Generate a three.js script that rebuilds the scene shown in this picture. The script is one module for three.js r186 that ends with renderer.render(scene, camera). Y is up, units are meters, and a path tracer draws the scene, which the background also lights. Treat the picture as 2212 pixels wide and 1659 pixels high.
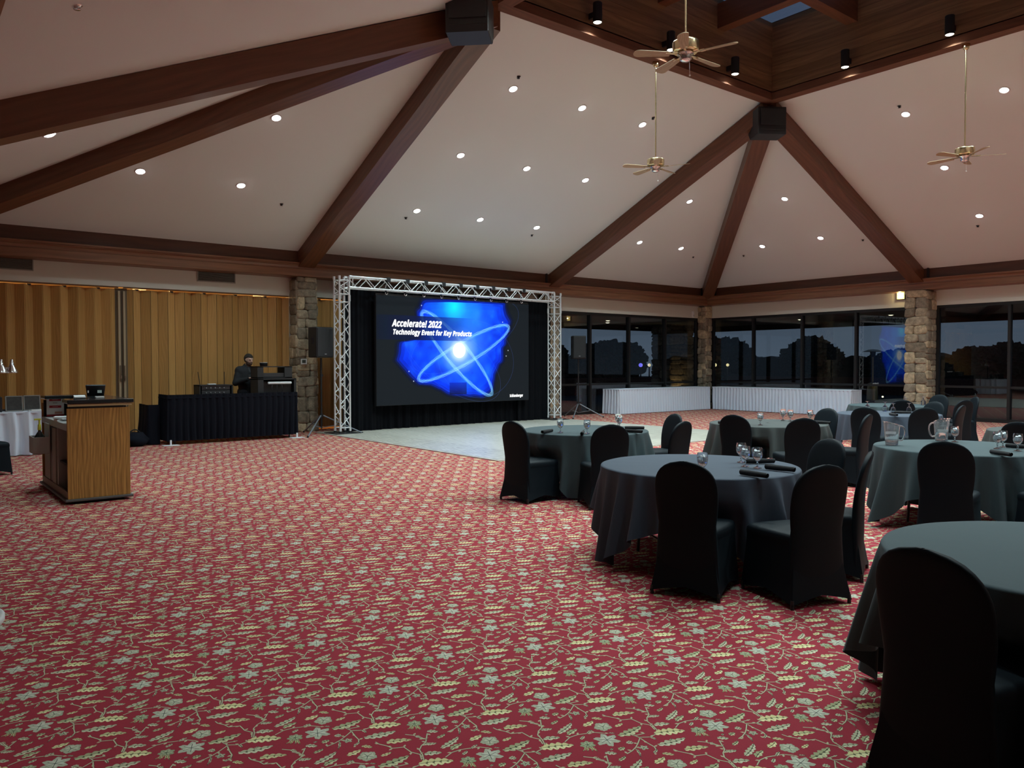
import * as THREE from 'three';
import { mergeGeometries, mergeVertices, toCreasedNormals } from 'three/addons/utils/BufferGeometryUtils.js';
import { RoundedBoxGeometry } from 'three/addons/geometries/RoundedBoxGeometry.js';
import { ImprovedNoise } from 'three/addons/math/ImprovedNoise.js';
import { RectAreaLightUniformsLib } from 'three/addons/lights/RectAreaLightUniformsLib.js';

/* ---------- camera, sky, exposure ---------- */
const scene = new THREE.Scene();
const camera = new THREE.PerspectiveCamera(52.02, 2212 / 1659, 0.05, 400);
camera.rotation.order = 'YXZ';
camera.position.set(0, 1.6, 0);
camera.rotation.set(-0.0251, -0.6715, -0.0017);
const renderer = new THREE.WebGLRenderer({ antialias: true });
renderer.toneMapping = THREE.LinearToneMapping;
renderer.toneMappingExposure = 1.14;
renderer.shadowMap.enabled = true;
RectAreaLightUniformsLib.init();
const LAMP = 9.5, CUPOLA_LAMP = 44, LAMP_COLOR = new THREE.Color(0.7, 0.95, 1.0), CUPOLA_COLOR = new THREE.Color(0.8, 0.95, 0.93);

const noise = new ImprovedNoise();
let seed = 7;
const rnd = () => { seed = (seed * 16807) % 2147483647; return seed / 2147483647; };
const rr = (a, b) => a + (b - a) * rnd();
const PI = Math.PI, V3 = (x, y, z) => new THREE.Vector3(x, y, z);
const lerp = (a, b, t) => a + (b - a) * t, clamp = (x, a, b) => Math.min(b, Math.max(a, x));

{ // dusk sky: pale grey-blue horizon, deep blue overhead, thin cloud streaks
  const w = 256, h = 128, d = new Float32Array(w * h * 4);
  for (let j = 0; j < h; j++) for (let i = 0; i < w; i++) {
    const el = Math.max(0, (j / (h - 1) - 0.5) * 2), t = Math.pow(el, 0.4);
    const n = 1 + 0.22 * noise.noise(i * 0.07, j * 0.35, 3.1);
    const k = (j * w + i) * 4;
    d[k] = lerp(0.15, 0.004, t) * n; d[k + 1] = lerp(0.178, 0.017, t) * n; d[k + 2] = lerp(0.215, 0.058, t) * n; d[k + 3] = 1;
  }
  const sky = new THREE.DataTexture(d, w, h, THREE.RGBAFormat, THREE.FloatType);
  sky.mapping = THREE.EquirectangularReflectionMapping; sky.magFilter = THREE.LinearFilter; sky.needsUpdate = true;
  scene.background = sky;
}

/* ---------- helpers ---------- */
const taken = {};
function numbered(n) { const k = taken[n] = (taken[n] ?? -1) + 1; return k ? `${n}_${String(k).padStart(3, '0')}` : n; }
function thing(name, label, category, o = {}) {
  const g = new THREE.Group(); g.name = numbered(name); scene.add(g);
  if (o.at) g.position.set(...o.at);
  if (o.turn) g.rotation.y = o.turn;
  g.userData = { label, category };
  if (o.group) g.userData.group = o.group;
  if (o.kind) g.userData.kind = o.kind;
  return g;
}
function part(parent, name, geo, mat, label) {
  const m = new THREE.Mesh(geo, mat); m.name = name; m.castShadow = m.receiveShadow = true;
  if (label) m.userData.label = label;
  parent.add(m); return m;
}
function solo(name, geo, mat, label, category, o = {}) {
  const m = new THREE.Mesh(geo, mat); m.name = numbered(name); m.castShadow = m.receiveShadow = true;
  if (o.at) m.position.set(...o.at);
  if (o.turn) m.rotation.y = o.turn;
  m.userData = { label, category };
  if (o.group) m.userData.group = o.group;
  if (o.kind) m.userData.kind = o.kind;
  scene.add(m); return m;
}
const struct = (name, geo, mat, label, category) => solo(name, geo, mat, label, category, { kind: 'structure' });
function copyOf(src, label, at, turn = 0, group) {
  const c = src.clone(); c.name = numbered(src.name.replace(/_\d{3}$/, '')); c.userData = { ...src.userData, label };
  if (group) c.userData.group = group;
  c.position.set(...at); c.rotation.y = turn; scene.add(c); return c;
}
function clean(g) {
  let q = g.index ? g.toNonIndexed() : g;
  if (!q.attributes.uv) q.setAttribute('uv', new THREE.BufferAttribute(new Float32Array(q.attributes.position.count * 2), 2));
  for (const k of Object.keys(q.attributes)) if (!['position', 'normal', 'uv'].includes(k)) q.deleteAttribute(k);
  return q;
}
const merge = (list) => mergeGeometries(list.map(clean), false);
// box with uv in metres, the grain (u) along its longest side
function box(w, h, d, x = 0, y = 0, z = 0, r = 0, shift = 0) {
  const g = r ? new RoundedBoxGeometry(w, h, d, 1, Math.min(r, w / 2.1, h / 2.1, d / 2.1)) : new THREE.BoxGeometry(w, h, d);
  const p = g.attributes.position, n = g.attributes.normal, uv = g.attributes.uv, L = Math.max(w, h, d);
  for (let i = 0; i < p.count; i++) {
    const X = p.getX(i), Y = p.getY(i), Z = p.getZ(i), ax = Math.abs(n.getX(i)), ay = Math.abs(n.getY(i)), az = Math.abs(n.getZ(i));
    let u, v;
    if (ax > ay && ax > az) [u, v] = h >= d ? [Y, Z] : [Z, Y]; else if (ay > az) [u, v] = w >= d ? [X, Z] : [Z, X]; else [u, v] = w >= h ? [X, Y] : [Y, X];
    if (L === h && !(ay > ax && ay > az)) { if (ax > az) [u, v] = [Y, Z]; else [u, v] = [Y, X]; }
    uv.setXY(i, u + shift, v + shift * 0.37);
  }
  return g.translate(x, y, z);
}
const B2 = (x0, x1, y0, y1, z0, z1, r = 0) => box(x1 - x0, y1 - y0, z1 - z0, (x0 + x1) / 2, (y0 + y1) / 2, (z0 + z1) / 2, r);
const cyl = (r0, r1, h, x = 0, y = 0, z = 0, n = 20, open = false) => new THREE.CylinderGeometry(r1, r0, h, n, 1, open).translate(x, y, z);
const lathe = (pts, n = 24) => new THREE.LatheGeometry(pts.map(([x, y]) => new THREE.Vector2(x, y)), n);
function rod(a, b, r, n = 8, r2 = r) {
  const A = V3(...a), Bv = V3(...b), d = Bv.clone().sub(A), L = d.length();
  const g = new THREE.CylinderGeometry(r2, r, L, n, 1);
  g.translate(0, L / 2, 0).applyQuaternion(new THREE.Quaternion().setFromUnitVectors(V3(0, 1, 0), d.normalize()));
  return g.translate(...a);
}
// beam along a -> b whose TOP centre line runs a -> b; w wide, h deep (vertical)
function beam(a, b, w, h, shift = 0) {
  const A = V3(...a), Bv = V3(...b), d = Bv.clone().sub(A), side = V3(-d.z, 0, d.x).normalize().multiplyScalar(w / 2), dn = V3(0, -h, 0);
  const P = [];
  for (const e of [A, Bv]) for (const [s, t] of [[-1, 0], [1, 0], [1, 1], [-1, 1]]) P.push(e.clone().addScaledVector(side, s).addScaledVector(dn, t));
  const L = d.length(), pos = [], uv = [];
  const quad = (i, j, k, l, U, Vv) => { for (const [q, u, v] of [[i, 0, 0], [j, U, 0], [k, U, Vv], [i, 0, 0], [k, U, Vv], [l, 0, Vv]]) { pos.push(...P[q].toArray()); uv.push(u + shift, v + shift * 0.6); } };
  quad(0, 4, 5, 1, L, w); quad(1, 5, 6, 2, L, h); quad(2, 6, 7, 3, L, w); quad(3, 7, 4, 0, L, h); quad(0, 1, 2, 3, w, h); quad(5, 4, 7, 6, w, h);
  const g = new THREE.BufferGeometry(); g.setAttribute('position', new THREE.Float32BufferAttribute(pos, 3)); g.setAttribute('uv', new THREE.Float32BufferAttribute(uv, 2));
  g.computeVertexNormals(); fixOut(g); return g;
}
// turn the triangles of a convex shape outwards
function fixOut(g) {
  const p = g.attributes.position, c = V3(0, 0, 0), a = V3(0, 0, 0), b = V3(0, 0, 0), d = V3(0, 0, 0);
  for (let i = 0; i < p.count; i++) c.add(a.fromBufferAttribute(p, i)); c.divideScalar(p.count);
  const uv = g.attributes.uv;
  for (let i = 0; i < p.count; i += 3) {
    a.fromBufferAttribute(p, i); b.fromBufferAttribute(p, i + 1); d.fromBufferAttribute(p, i + 2);
    const n = b.clone().sub(a).cross(d.clone().sub(a)), m = a.clone().add(b).add(d).divideScalar(3).sub(c);
    if (n.dot(m) < 0) { p.setXYZ(i + 1, d.x, d.y, d.z); p.setXYZ(i + 2, b.x, b.y, b.z); const u = [uv.getX(i + 1), uv.getY(i + 1)]; uv.setXY(i + 1, uv.getX(i + 2), uv.getY(i + 2)); uv.setXY(i + 2, ...u); }
  }
  g.computeVertexNormals();
}
// convex polygon (3D points, seen from below) thickened upwards
function slab(pts, up = 0.12) {
  const P = pts.map(p => V3(...p)), Q = P.map(p => p.clone().add(V3(0, up, 0))), n = P.length, pos = [], uv = [];
  const tri = (...t) => { for (const q of t) { pos.push(q.x, q.y, q.z); uv.push(q.x, q.z); } };
  for (let i = 1; i < n - 1; i++) { tri(P[0], P[i], P[i + 1]); tri(Q[0], Q[i], Q[i + 1]); }
  for (let i = 0; i < n; i++) { const j = (i + 1) % n; tri(P[i], P[j], Q[j]); tri(P[i], Q[j], Q[i]); }
  const g = new THREE.BufferGeometry(); g.setAttribute('position', new THREE.Float32BufferAttribute(pos, 3)); g.setAttribute('uv', new THREE.Float32BufferAttribute(uv, 2));
  fixOut(g); return g;
}
// grid surface f(i/nu, j/nv) -> [x,y,z]; closed in u when wrap
function grid(nu, nv, f, wrap = false) {
  const pos = [], uv = [], idx = [], cols = wrap ? nu : nu + 1;
  for (let j = 0; j <= nv; j++) for (let i = 0; i < cols; i++) { const q = f(i / nu, j / nv); pos.push(q[0], q[1], q[2]); uv.push(q[3] ?? i / nu, q[4] ?? j / nv); }
  for (let j = 0; j < nv; j++) for (let i = 0; i < nu; i++) { const a = j * cols + i, b = j * cols + (i + 1) % cols, c = a + cols, d = b + cols; idx.push(a, c, b, b, c, d); }
  const g = new THREE.BufferGeometry(); g.setAttribute('position', new THREE.Float32BufferAttribute(pos, 3)); g.setAttribute('uv', new THREE.Float32BufferAttribute(uv, 2));
  g.setIndex(idx); g.computeVertexNormals(); return g;
}

/* ---------- materials ---------- */
const std = (c, rough = 0.7, o = {}) => { const m = new THREE.MeshStandardMaterial({ roughness: rough, ...o }); Array.isArray(c) ? m.color.setRGB(...c) : m.color.set(c); return m; };
const phys = (c, rough, o = {}) => { const m = new THREE.MeshPhysicalMaterial({ roughness: rough, ...o }); m.color.setRGB(...c); return m; };
function dataTex(w, h, f, srgb = true) {
  const d = new Uint8Array(w * h * 4);
  for (let j = 0; j < h; j++) for (let i = 0; i < w; i++) { const c = f(i, j), k = (j * w + i) * 4; d[k] = clamp(c[0], 0, 255); d[k + 1] = clamp(c[1], 0, 255); d[k + 2] = clamp(c[2], 0, 255); d[k + 3] = 255; }
  const t = new THREE.DataTexture(d, w, h, THREE.RGBAFormat); t.wrapS = t.wrapT = THREE.RepeatWrapping; t.magFilter = THREE.LinearFilter;
  if (srgb) t.colorSpace = THREE.SRGBColorSpace; t.needsUpdate = true; return t;
}
// wood: grain along u, tileable in both directions by blending; repeat in metres
function woodTex(dark, light, seedz, lenM = 2.4, widM = 0.6, contrast = 1) {
  const w = 512, h = 256;
  const val = (i, j) => {
    const u = i / w, v = j / h, f = (uu, vv) => {
      const wob = noise.noise(uu * 3, vv * 2.2, seedz) * 0.5;
      return 0.5 + 0.32 * noise.noise(uu * 5, vv * 26 + wob * 4, seedz + 5) + 0.22 * noise.noise(uu * 14, vv * 90, seedz + 9) + 0.16 * Math.sin((vv * 9 + wob * 3.2 + uu * 0.4) * 6.28);
    };
    const bu = clamp((u - 0.85) / 0.15, 0, 1), bv = clamp((v - 0.85) / 0.15, 0, 1);
    return lerp(lerp(f(u, v), f(u - 1, v), bu), lerp(f(u, v - 1), f(u - 1, v - 1), bu), bv);
  };
  const t = dataTex(w, h, (i, j) => { const k = clamp(0.5 + (val(i, j) - 0.5) * contrast, 0, 1); return [0, 1, 2].map(c => lerp(dark[c], light[c], k)); });
  t.repeat.set(1 / lenM, 1 / widM); return t;
}
function speckTex(base, amp, size, seedz, w = 256) {
  return dataTex(w, w, (i, j) => { const n = noise.noise(i * size, j * size, seedz) * 0.6 + noise.noise(i * size * 3.1, j * size * 3.1, seedz + 4) * 0.4 + (rnd() - 0.5) * 0.3; return base.map(b => b * (1 + amp * n)); });
}
function fineBump(seedz, sc = 0.5) { return dataTex(256, 256, (i, j) => { const n = 128 + 70 * noise.noise(i * sc, j * sc, seedz) + 40 * (rnd() - 0.5); return [n, n, n]; }, false); }
const bumpFine = fineBump(2.2); bumpFine.repeat.set(2.5, 2.5);
const M = {
  ceiling: std([0.7, 0.7, 0.68], 0.92, { bumpMap: bumpFine, bumpScale: 0.004 }),
  cream: std([0.66, 0.63, 0.55], 0.9, { bumpMap: bumpFine, bumpScale: 0.003 }),
  beam: std(0xffffff, 0.38, { map: woodTex([84, 50, 33], [122, 76, 52], 1.3, 5, 1.2, 0.8) }),
  beamDark: std(0xffffff, 0.42, { map: woodTex([66, 39, 26], [98, 60, 41], 4.7, 5, 1.2, 0.8) }),
  trim: std(0xffffff, 0.42, { map: woodTex([108, 70, 48], [150, 104, 76], 8.2, 5, 1.2, 0.8) }),
  plank: [11.1, 12.4, 13.9].map((s, i) => std(0xffffff, 0.6, { map: woodTex([100 + 8 * i, 72 + 7 * i, 48 + 5 * i], [136 + 8 * i, 102 + 7 * i, 70 + 5 * i], s, 4, 1) })),
  slat: [21.3, 23.1, 25.7, 27.2].map((s, i) => std(0xffffff, 0.5, { map: woodTex([166 + 7 * i, 122 + 6 * i, 66 + 4 * i], [204 + 6 * i, 158 + 6 * i, 96 + 5 * i], s, 2.4, 0.4, 0.9) })),
  oakPanel: std(0xffffff, 0.5, { map: woodTex([136, 96, 44], [206, 156, 84], 31.7, 1.6, 0.35, 1.2) }),
  stone: [[168, 152, 128], [144, 132, 114], [186, 166, 136], [130, 116, 98]].map((b, i) => std(0xffffff, 0.9, { map: speckTex(b, 0.35, 0.035, 40 + i), bumpMap: bumpFine, bumpScale: 0.006 })),
  mortar: std([0.16, 0.14, 0.12], 0.95),
  blackMetal: std([0.012, 0.012, 0.013], 0.45),
  frame: std([0.012, 0.011, 0.011], 0.5, { metalness: 0.2 }),
  alu: std([0.8, 0.82, 0.84], 0.32, { metalness: 0.4 }),
  chrome: std([0.8, 0.8, 0.8], 0.15, { metalness: 1 }),
  brass: std([0.78, 0.66, 0.4], 0.22, { metalness: 1 }),
  blackPlastic: std([0.013, 0.014, 0.017], 0.55),
  grille: std([0.02, 0.022, 0.026], 0.7),
  white: std([0.75, 0.75, 0.75], 0.6),
  black: std([0.008, 0.008, 0.01], 0.8),
};
M.stone.forEach(m => m.map.repeat.set(1, 1));
/* ---------- the hall: ring beam, sloped ceiling, cupola ---------- */
const XB = 22.95, ZA = -17.69, X0 = 0.54, Z1 = 4.72, S = 7.29, YR = 4.27, YC = 7.5;
const CX0 = X0 + S, CX1 = XB - S, CZ0 = ZA + S, CZ1 = Z1 - S;      // cupola square 7.83..15.66, -10.40..-2.57
const ZW = -18.13, XW = 23.39, SL = (YC - YR) / S;

// carpet: half-drop repeat 0.468 x 0.414 m of leaves and twigs
const LEAVES = [["Y", 195, -333, 318, -268, 33], ["G", 128, -255, 266, -225, 24], ["O", 182, -159, 279, -112, 21], ["D", 58, -415, 199, -417, 26], ["F", 531, -312], ["M", -10, -6], ["A", 352, -218], ["G", -132, -180, -19, -218, 18], ["D", -108, -145, -38, -160, 15], ["Y", 1, -161, 70, -172, 15], ["O", 86, -197, 114, -156, 11], ["Y", 107, -72, 157, -73, 11], ["G", -214, -182, -151, -145, 18], ["G", -161, -251, -123, -228, 11], ["G", -96, -347, -61, -311, 14], ["D", -97, -266, -49, -276, 10], ["D", -33, -327, 3, -329, 14], ["S", 62, -277], ["G", 40, -356, 57, -330, 16], ["G", -94, -80, -60, -95, 9], ["G", 31, -293, -6, -232, 5], ["G", 61, -221, 97, -236, 6], ["G", -36, -99, 6, -111, 7], ["G", 43, -48, 63, -28, 5], ["G", 155, -328, 156, -291, 7], ["G", 313, -133, 317, -108, 10], ["G", 299, -44, 335, -25, 12], ["G", 192, -248, 215, -257, 6], ["G", -61, -349, -42, -352, 5]];
const TWIGS = [[[-159, -106], [-117, -122], [-76, -119], [-36, -103], [-3, -89], [23, -59]], [[-241, -143], [-223, -180], [-211, -224], [-185, -250], [-154, -265], [-108, -327]], [[-154, -339], [-144, -298], [-141, -287]], [[105, -397], [115, -355], [105, -296], [102, -254], [84, -224], [62, -220]], [[112, -344], [68, -316], [38, -300], [4, -289], [-29, -285]], [[113, -352], [156, -323], [192, -326]], [[109, -374], [160, -362]], [[148, -190], [150, -167], [169, -130], [176, -99], [219, -78], [220, -22], [239, 17], [222, 56]], [[282, -171], [305, -144], [312, -112], [323, -86]]];
function carpetTexture() {
  const PW = 0.936, PH = 0.4145, W = 2048, H = 907, c = document.createElement('canvas'); c.width = W; c.height = H;
  const g = c.getContext('2d'), sx = W / PW, sy = H / PH;
  g.fillStyle = '#a5283a'; g.fillRect(0, 0, W, H);
  for (let k = 0; k < 26000; k++) { g.fillStyle = rnd() < 0.5 ? 'rgba(70,8,18,0.16)' : 'rgba(214,70,84,0.14)'; g.fillRect(rnd() * W, rnd() * H, 3, 3); }
  const copies = []; // every lattice place that may touch the tile
  for (let a = -3; a <= 3; a++) for (let b = -4; b <= 4; b++) copies.push([a * 0.468, b * 0.4145 - (a & 1 ? 0.20725 : 0)]);
  const tone = { Y: ['#e6dba0', '#fbf1ba', '#5b5a36'], G: ['#c8c6a2', '#e4e0c0', '#43452f'], O: ['#d2ca94', '#ece0a8', '#524c30'], D: ['#b2b286', '#dcdaac', '#303422'] };
  const poly = (pts) => { g.beginPath(); pts.forEach(([x, y], i) => i ? g.lineTo(x * sx, y * sy) : g.moveTo(x * sx, y * sy)); g.closePath(); };
  const line = (pts) => { g.beginPath(); pts.forEach(([x, y], i) => i ? g.lineTo(x * sx, y * sy) : g.moveTo(x * sx, y * sy)); g.stroke(); };
  const leaf = (t, x0, y0, x1, y1, w, n) => {
    const dx = x1 - x0, dy = y1 - y0, L = Math.hypot(dx, dy), ux = dx / L, uy = dy / L, nx = -uy, ny = ux, out = [], mid = [];
    const lobes = Math.max(3, Math.round(L / 0.026)), N = lobes * 6, bend = L * 0.05 * (n % 2 ? 1 : -1);
    const at = (s, k) => { const env = Math.pow(Math.sin(PI * Math.min(1, 0.06 + s * 0.94)), 0.6) * (1 - 0.25 * s), lp = s * lobes + (k > 0 ? 0.3 : 0.7), saw = (0.5 + 0.62 * Math.pow(Math.abs(Math.sin(PI * lp)), 0.7)) * (0.86 + 0.28 * noise.noise(Math.floor(lp) * 1.7, n * 3.3, k * 2.1)) + 0.07 * noise.noise(s * 60, k * 3, n); const b = bend * Math.sin(PI * s); return [x0 + dx * s + nx * (b + k * w * env * saw), y0 + dy * s + ny * (b + k * w * env * saw)]; };
    for (let i = 0; i <= N; i++) out.push(at(i / N, 1)); for (let i = N; i >= 0; i--) out.push(at(i / N, -1));
    for (let i = 0; i <= 12; i++) mid.push(at(i / 12, 0));
    g.fillStyle = tone[t][0]; poly(out); g.fill();
    const half = mid.concat([...Array(N + 1).keys()].map(i => at(1 - i / N, 0.86))); g.fillStyle = tone[t][1]; poly(half); g.fill();
    g.fillStyle = tone[t][2]; for (let i = 1; i < lobes; i++) { const s = i / lobes; g.globalAlpha = 0.75; poly([at(s - 0.04, 0), at(s + 0.02, 0.34), at(s + 0.06, 0.1), at(s + 0.05, 0)]); g.fill(); g.globalAlpha = 0.55; poly([at(s, 0), at(s + 0.04, -0.42), at(s + 0.07, -0.2), at(s + 0.05, 0)]); g.fill(); } g.globalAlpha = 1;
    g.strokeStyle = tone[t][2]; g.lineWidth = 6; line(mid);
    g.lineWidth = 4; for (let i = 1; i < lobes; i++) { const s = i / lobes; line([at(s, 0), at(Math.min(1, s + 0.05), 0.55)]); line([at(s, 0), at(Math.min(1, s + 0.05), -0.5)]); }
    g.strokeStyle = 'rgba(60,20,22,0.55)'; g.lineWidth = 2.2; poly(out); g.stroke();
  };
  const leafBud = (x, y, a) => { g.fillStyle = '#c6c29c'; poly([[x, y], [x + 0.012 * Math.cos(a - 0.5), y + 0.012 * Math.sin(a - 0.5)], [x + 0.022 * Math.cos(a), y + 0.022 * Math.sin(a)], [x + 0.012 * Math.cos(a + 0.5), y + 0.012 * Math.sin(a + 0.5)]]); g.fill(); };
  const blob = (x, y, r, lob, depth, ph, f1, f2, vein) => { const o = []; for (let i = 0; i < 140; i++) { const a = i / 140 * 2 * PI, q = r * (1 - depth + depth * Math.pow(Math.abs(Math.cos(a * lob / 2 + ph)), 1.5) + 0.09 * Math.abs(Math.sin(a * lob * 1.5 + ph)) - 0.05); o.push([x + q * Math.cos(a), y + q * Math.sin(a)]); } g.fillStyle = f1; poly(o); g.fill(); const o2 = o.map(([a, b]) => [x + (a - x) * 0.62 + r * 0.12, y + (b - y) * 0.62 - r * 0.08]); g.fillStyle = f2; poly(o2); g.fill(); g.strokeStyle = vein; g.lineWidth = 5; for (let k = 0; k < lob; k++) { const a = (k * 2 * PI - 2 * ph) / lob; line([[x, y], [x + r * 0.62 * Math.cos(a), y + r * 0.62 * Math.sin(a)]]); } g.strokeStyle = 'rgba(60,20,22,0.5)'; g.lineWidth = 2.2; poly(o); g.stroke(); };
  for (const [ox, oy] of copies) {
    if (ox < -0.5 || ox > 1.45) continue;
    g.lineCap = 'round'; g.lineJoin = 'round';
    for (const t of TWIGS) { const p = t.map(([x, y]) => [x / 1000 + ox, y / 1000 + oy]); g.strokeStyle = 'rgba(66,30,28,0.8)'; g.lineWidth = 19; line(p); g.strokeStyle = '#bdb795'; g.lineWidth = 12; line(p); g.strokeStyle = '#e2dcb8'; g.lineWidth = 4; line(p.map(([x, y]) => [x - 0.001, y - 0.0015])); p.forEach(([x, y], i) => { if (i) { const a = rr(0, 6.28); leafBud(x, y, a); } }); }
    LEAVES.forEach((l, n) => {
      const x = l[1] / 1000 + ox, y = l[2] / 1000 + oy;
      if (l.length > 3) leaf(l[0], x, y, l[3] / 1000 + ox, l[4] / 1000 + oy, l[5] / 1000 * 1.18 + 0.001, n);
      else if (l[0] === 'M') blob(x, y, 0.057, 6, 0.42, 0.4, '#c0c2aa', '#d6d6c2', '#2e352c');
      else if (l[0] === 'F') blob(x, y, 0.041, 5, 0.2, 0.9, '#b6b89c', '#d0d0b6', '#3e4436');
      else if (l[0] === 'S') blob(x, y, 0.021, 5, 0.4, 0.2, '#b2b698', '#cfd0b0', '#4a5140');
      else { blob(x + 0.012, y - 0.016, 0.034, 7, 0.25, 0.3, '#a3ab86', '#bcc29c', '#3f4c38'); for (let k = 0; k < 4; k++) leaf('Y', x - 0.004 + k * 0.007, y - 0.004 + k * 0.004, x - 0.042 + k * 0.016, y + 0.012 + k * 0.013, 0.0065, k); }
    });
  }
  const t = new THREE.CanvasTexture(c); t.wrapS = t.wrapT = THREE.RepeatWrapping; t.colorSpace = THREE.SRGBColorSpace; t.flipY = false;
  t.repeat.set(1 / PW, 1 / PH); t.offset.set(-1.917 / PW, 2.544 / PH); return t;
}
const pile = fineBump(9.4, 0.9); pile.repeat.set(9, 9);
const carpetMat = std(0xffffff, 0.95, { map: carpetTexture(), bumpMap: pile, bumpScale: 0.004 });
function flat(x0, x1, z0, z1, y, th) { // slab with uv = world x, z in metres
  const g = new THREE.BoxGeometry(x1 - x0, th, z1 - z0).translate((x0 + x1) / 2, y - th / 2, (z0 + z1) / 2), p = g.attributes.position;
  for (let i = 0; i < p.count; i++) g.attributes.uv.setXY(i, p.getX(i), p.getZ(i));
  return g;
}
struct('floor', flat(-6, 24, -18.3, 5.3, 0, 0.2), carpetMat, 'red carpet with a repeating pattern of beige leaves and twigs', 'carpet');

{ // portable dance floor of pale wood-look boards in front of the stage
  const t = thing('dance_floor', 'pale grey wood-look dance floor laid in front of the big screen', 'dance floor', { kind: 'structure' });
  const x0 = 7.9, x1 = 15.35, z0 = -17.3, z1 = -10.3, nx = 8, nz = 7;
  const tex = [0, 1, 2].map(k => woodTex([150 + 8 * k, 146 + 8 * k, 134 + 8 * k], [206, 202, 190], 51 + k, 1.6, 0.7, 2.2));
  const mats = tex.map(m => std(0xffffff, 0.32, { map: m }));
  const w = (x1 - x0) / nx, d = (z1 - z0) / nz;
  for (let i = 0; i < nx; i++) for (let j = 0; j < nz; j++) part(t, 'floor_panel', box(w - 0.004, 0.02, d - 0.004, x0 + (i + 0.5) * w, 0.012, z0 + (j + 0.5) * d, 0, rr(0, 3)), mats[(i * 5 + j * 3) % 3]);
  part(t, 'edge_strip', merge([B2(x0 - 0.05, x0, 0.002, 0.018, z0, z1 + 0.05), B2(x1, x1 + 0.05, 0.002, 0.018, z0, z1 + 0.05), B2(x0, x1, 0.002, 0.018, z1, z1 + 0.05)]), std([0.5, 0.48, 0.44], 0.5));
}

{ // sloped ceiling: eight panels round the cupola
  const t = thing('ceiling', 'white textured sloped ceiling panels between dark wooden beams', 'ceiling', { kind: 'structure' });
  const P = (x, z) => [x, x === X0 || x === XB || z === ZA || z === Z1 ? YR : YC, z];
  const c = [[CX0, CZ0], [CX1, CZ0], [CX1, CZ1], [CX0, CZ1]].map(q => P(...q));
  const panels = [
    [P(CX0, ZA), P(CX1, ZA), c[1], c[0]], [P(X0, ZA), P(CX0, ZA), c[0]], [P(CX1, ZA), P(XB, ZA), c[1]],
    [P(XB, CZ0), P(XB, CZ1), c[2], c[1]], [P(XB, ZA), P(XB, CZ0), c[1]], [P(XB, CZ1), P(XB, Z1), c[2]],
    [P(CX1, Z1), P(CX0, Z1), c[3], c[2]], [P(XB, Z1), P(CX1, Z1), c[2]], [P(CX0, Z1), P(X0, Z1), c[3]],
    [P(X0, CZ1), P(X0, CZ0), c[0], c[3]], [P(X0, Z1), P(X0, CZ1), c[3]], [P(X0, CZ0), P(X0, ZA), c[0]]];
  for (const p of panels) part(t, 'ceiling_panel', slab(p), M.ceiling);
  part(t, 'flat_ceiling', B2(-6.2, 0.3, 3.25, 3.45, -18.4, 5.4), M.ceiling);
}
{ // rafters and hips
  let n = 0;
  const bm = (a, b, label, w = 0.4, h = 0.38) => struct('roof_beam', beam(a, b, w, h, n++ * 0.7), M.beam, label, 'beam');
  const y = YR, o = 0.02;
  const C = [[CX0, YC - o, CZ0], [CX1, YC - o, CZ0], [CX1, YC - o, CZ1], [CX0, YC - o, CZ1]];
  bm([CX0, y, ZA], C[0], 'dark wooden rafter that meets the wall above the stone pillar by the mixing desk');
  bm([CX1, y, ZA], C[1], 'dark wooden rafter rising from behind the right end of the truss');
  bm([XB, y, ZA], C[1], 'dark hip beam rising from the corner where the two window walls meet');
  bm([XB, y, CZ0], C[1], 'dark wooden rafter rising above the yellow wall light');
  bm([X0, y, ZA], C[0], 'lower of the two long dark beams crossing the upper left ceiling');
  bm([X0, y, CZ0], C[0], 'upper of the two long dark beams crossing the upper left ceiling', 0.4, 0.42);
  const near = 'dark wooden roof beam on the near side of the hall';
  for (const [a, b] of [[[XB, y, CZ1], C[2]], [[XB, y, Z1], C[2]], [[CX1, y, Z1], C[2]], [[CX0, y, Z1], C[3]], [[X0, y, Z1], C[3]], [[X0, y, CZ1], C[3]]]) bm(a, b, near).userData.group = 'roof beams out of view';
}
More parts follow.
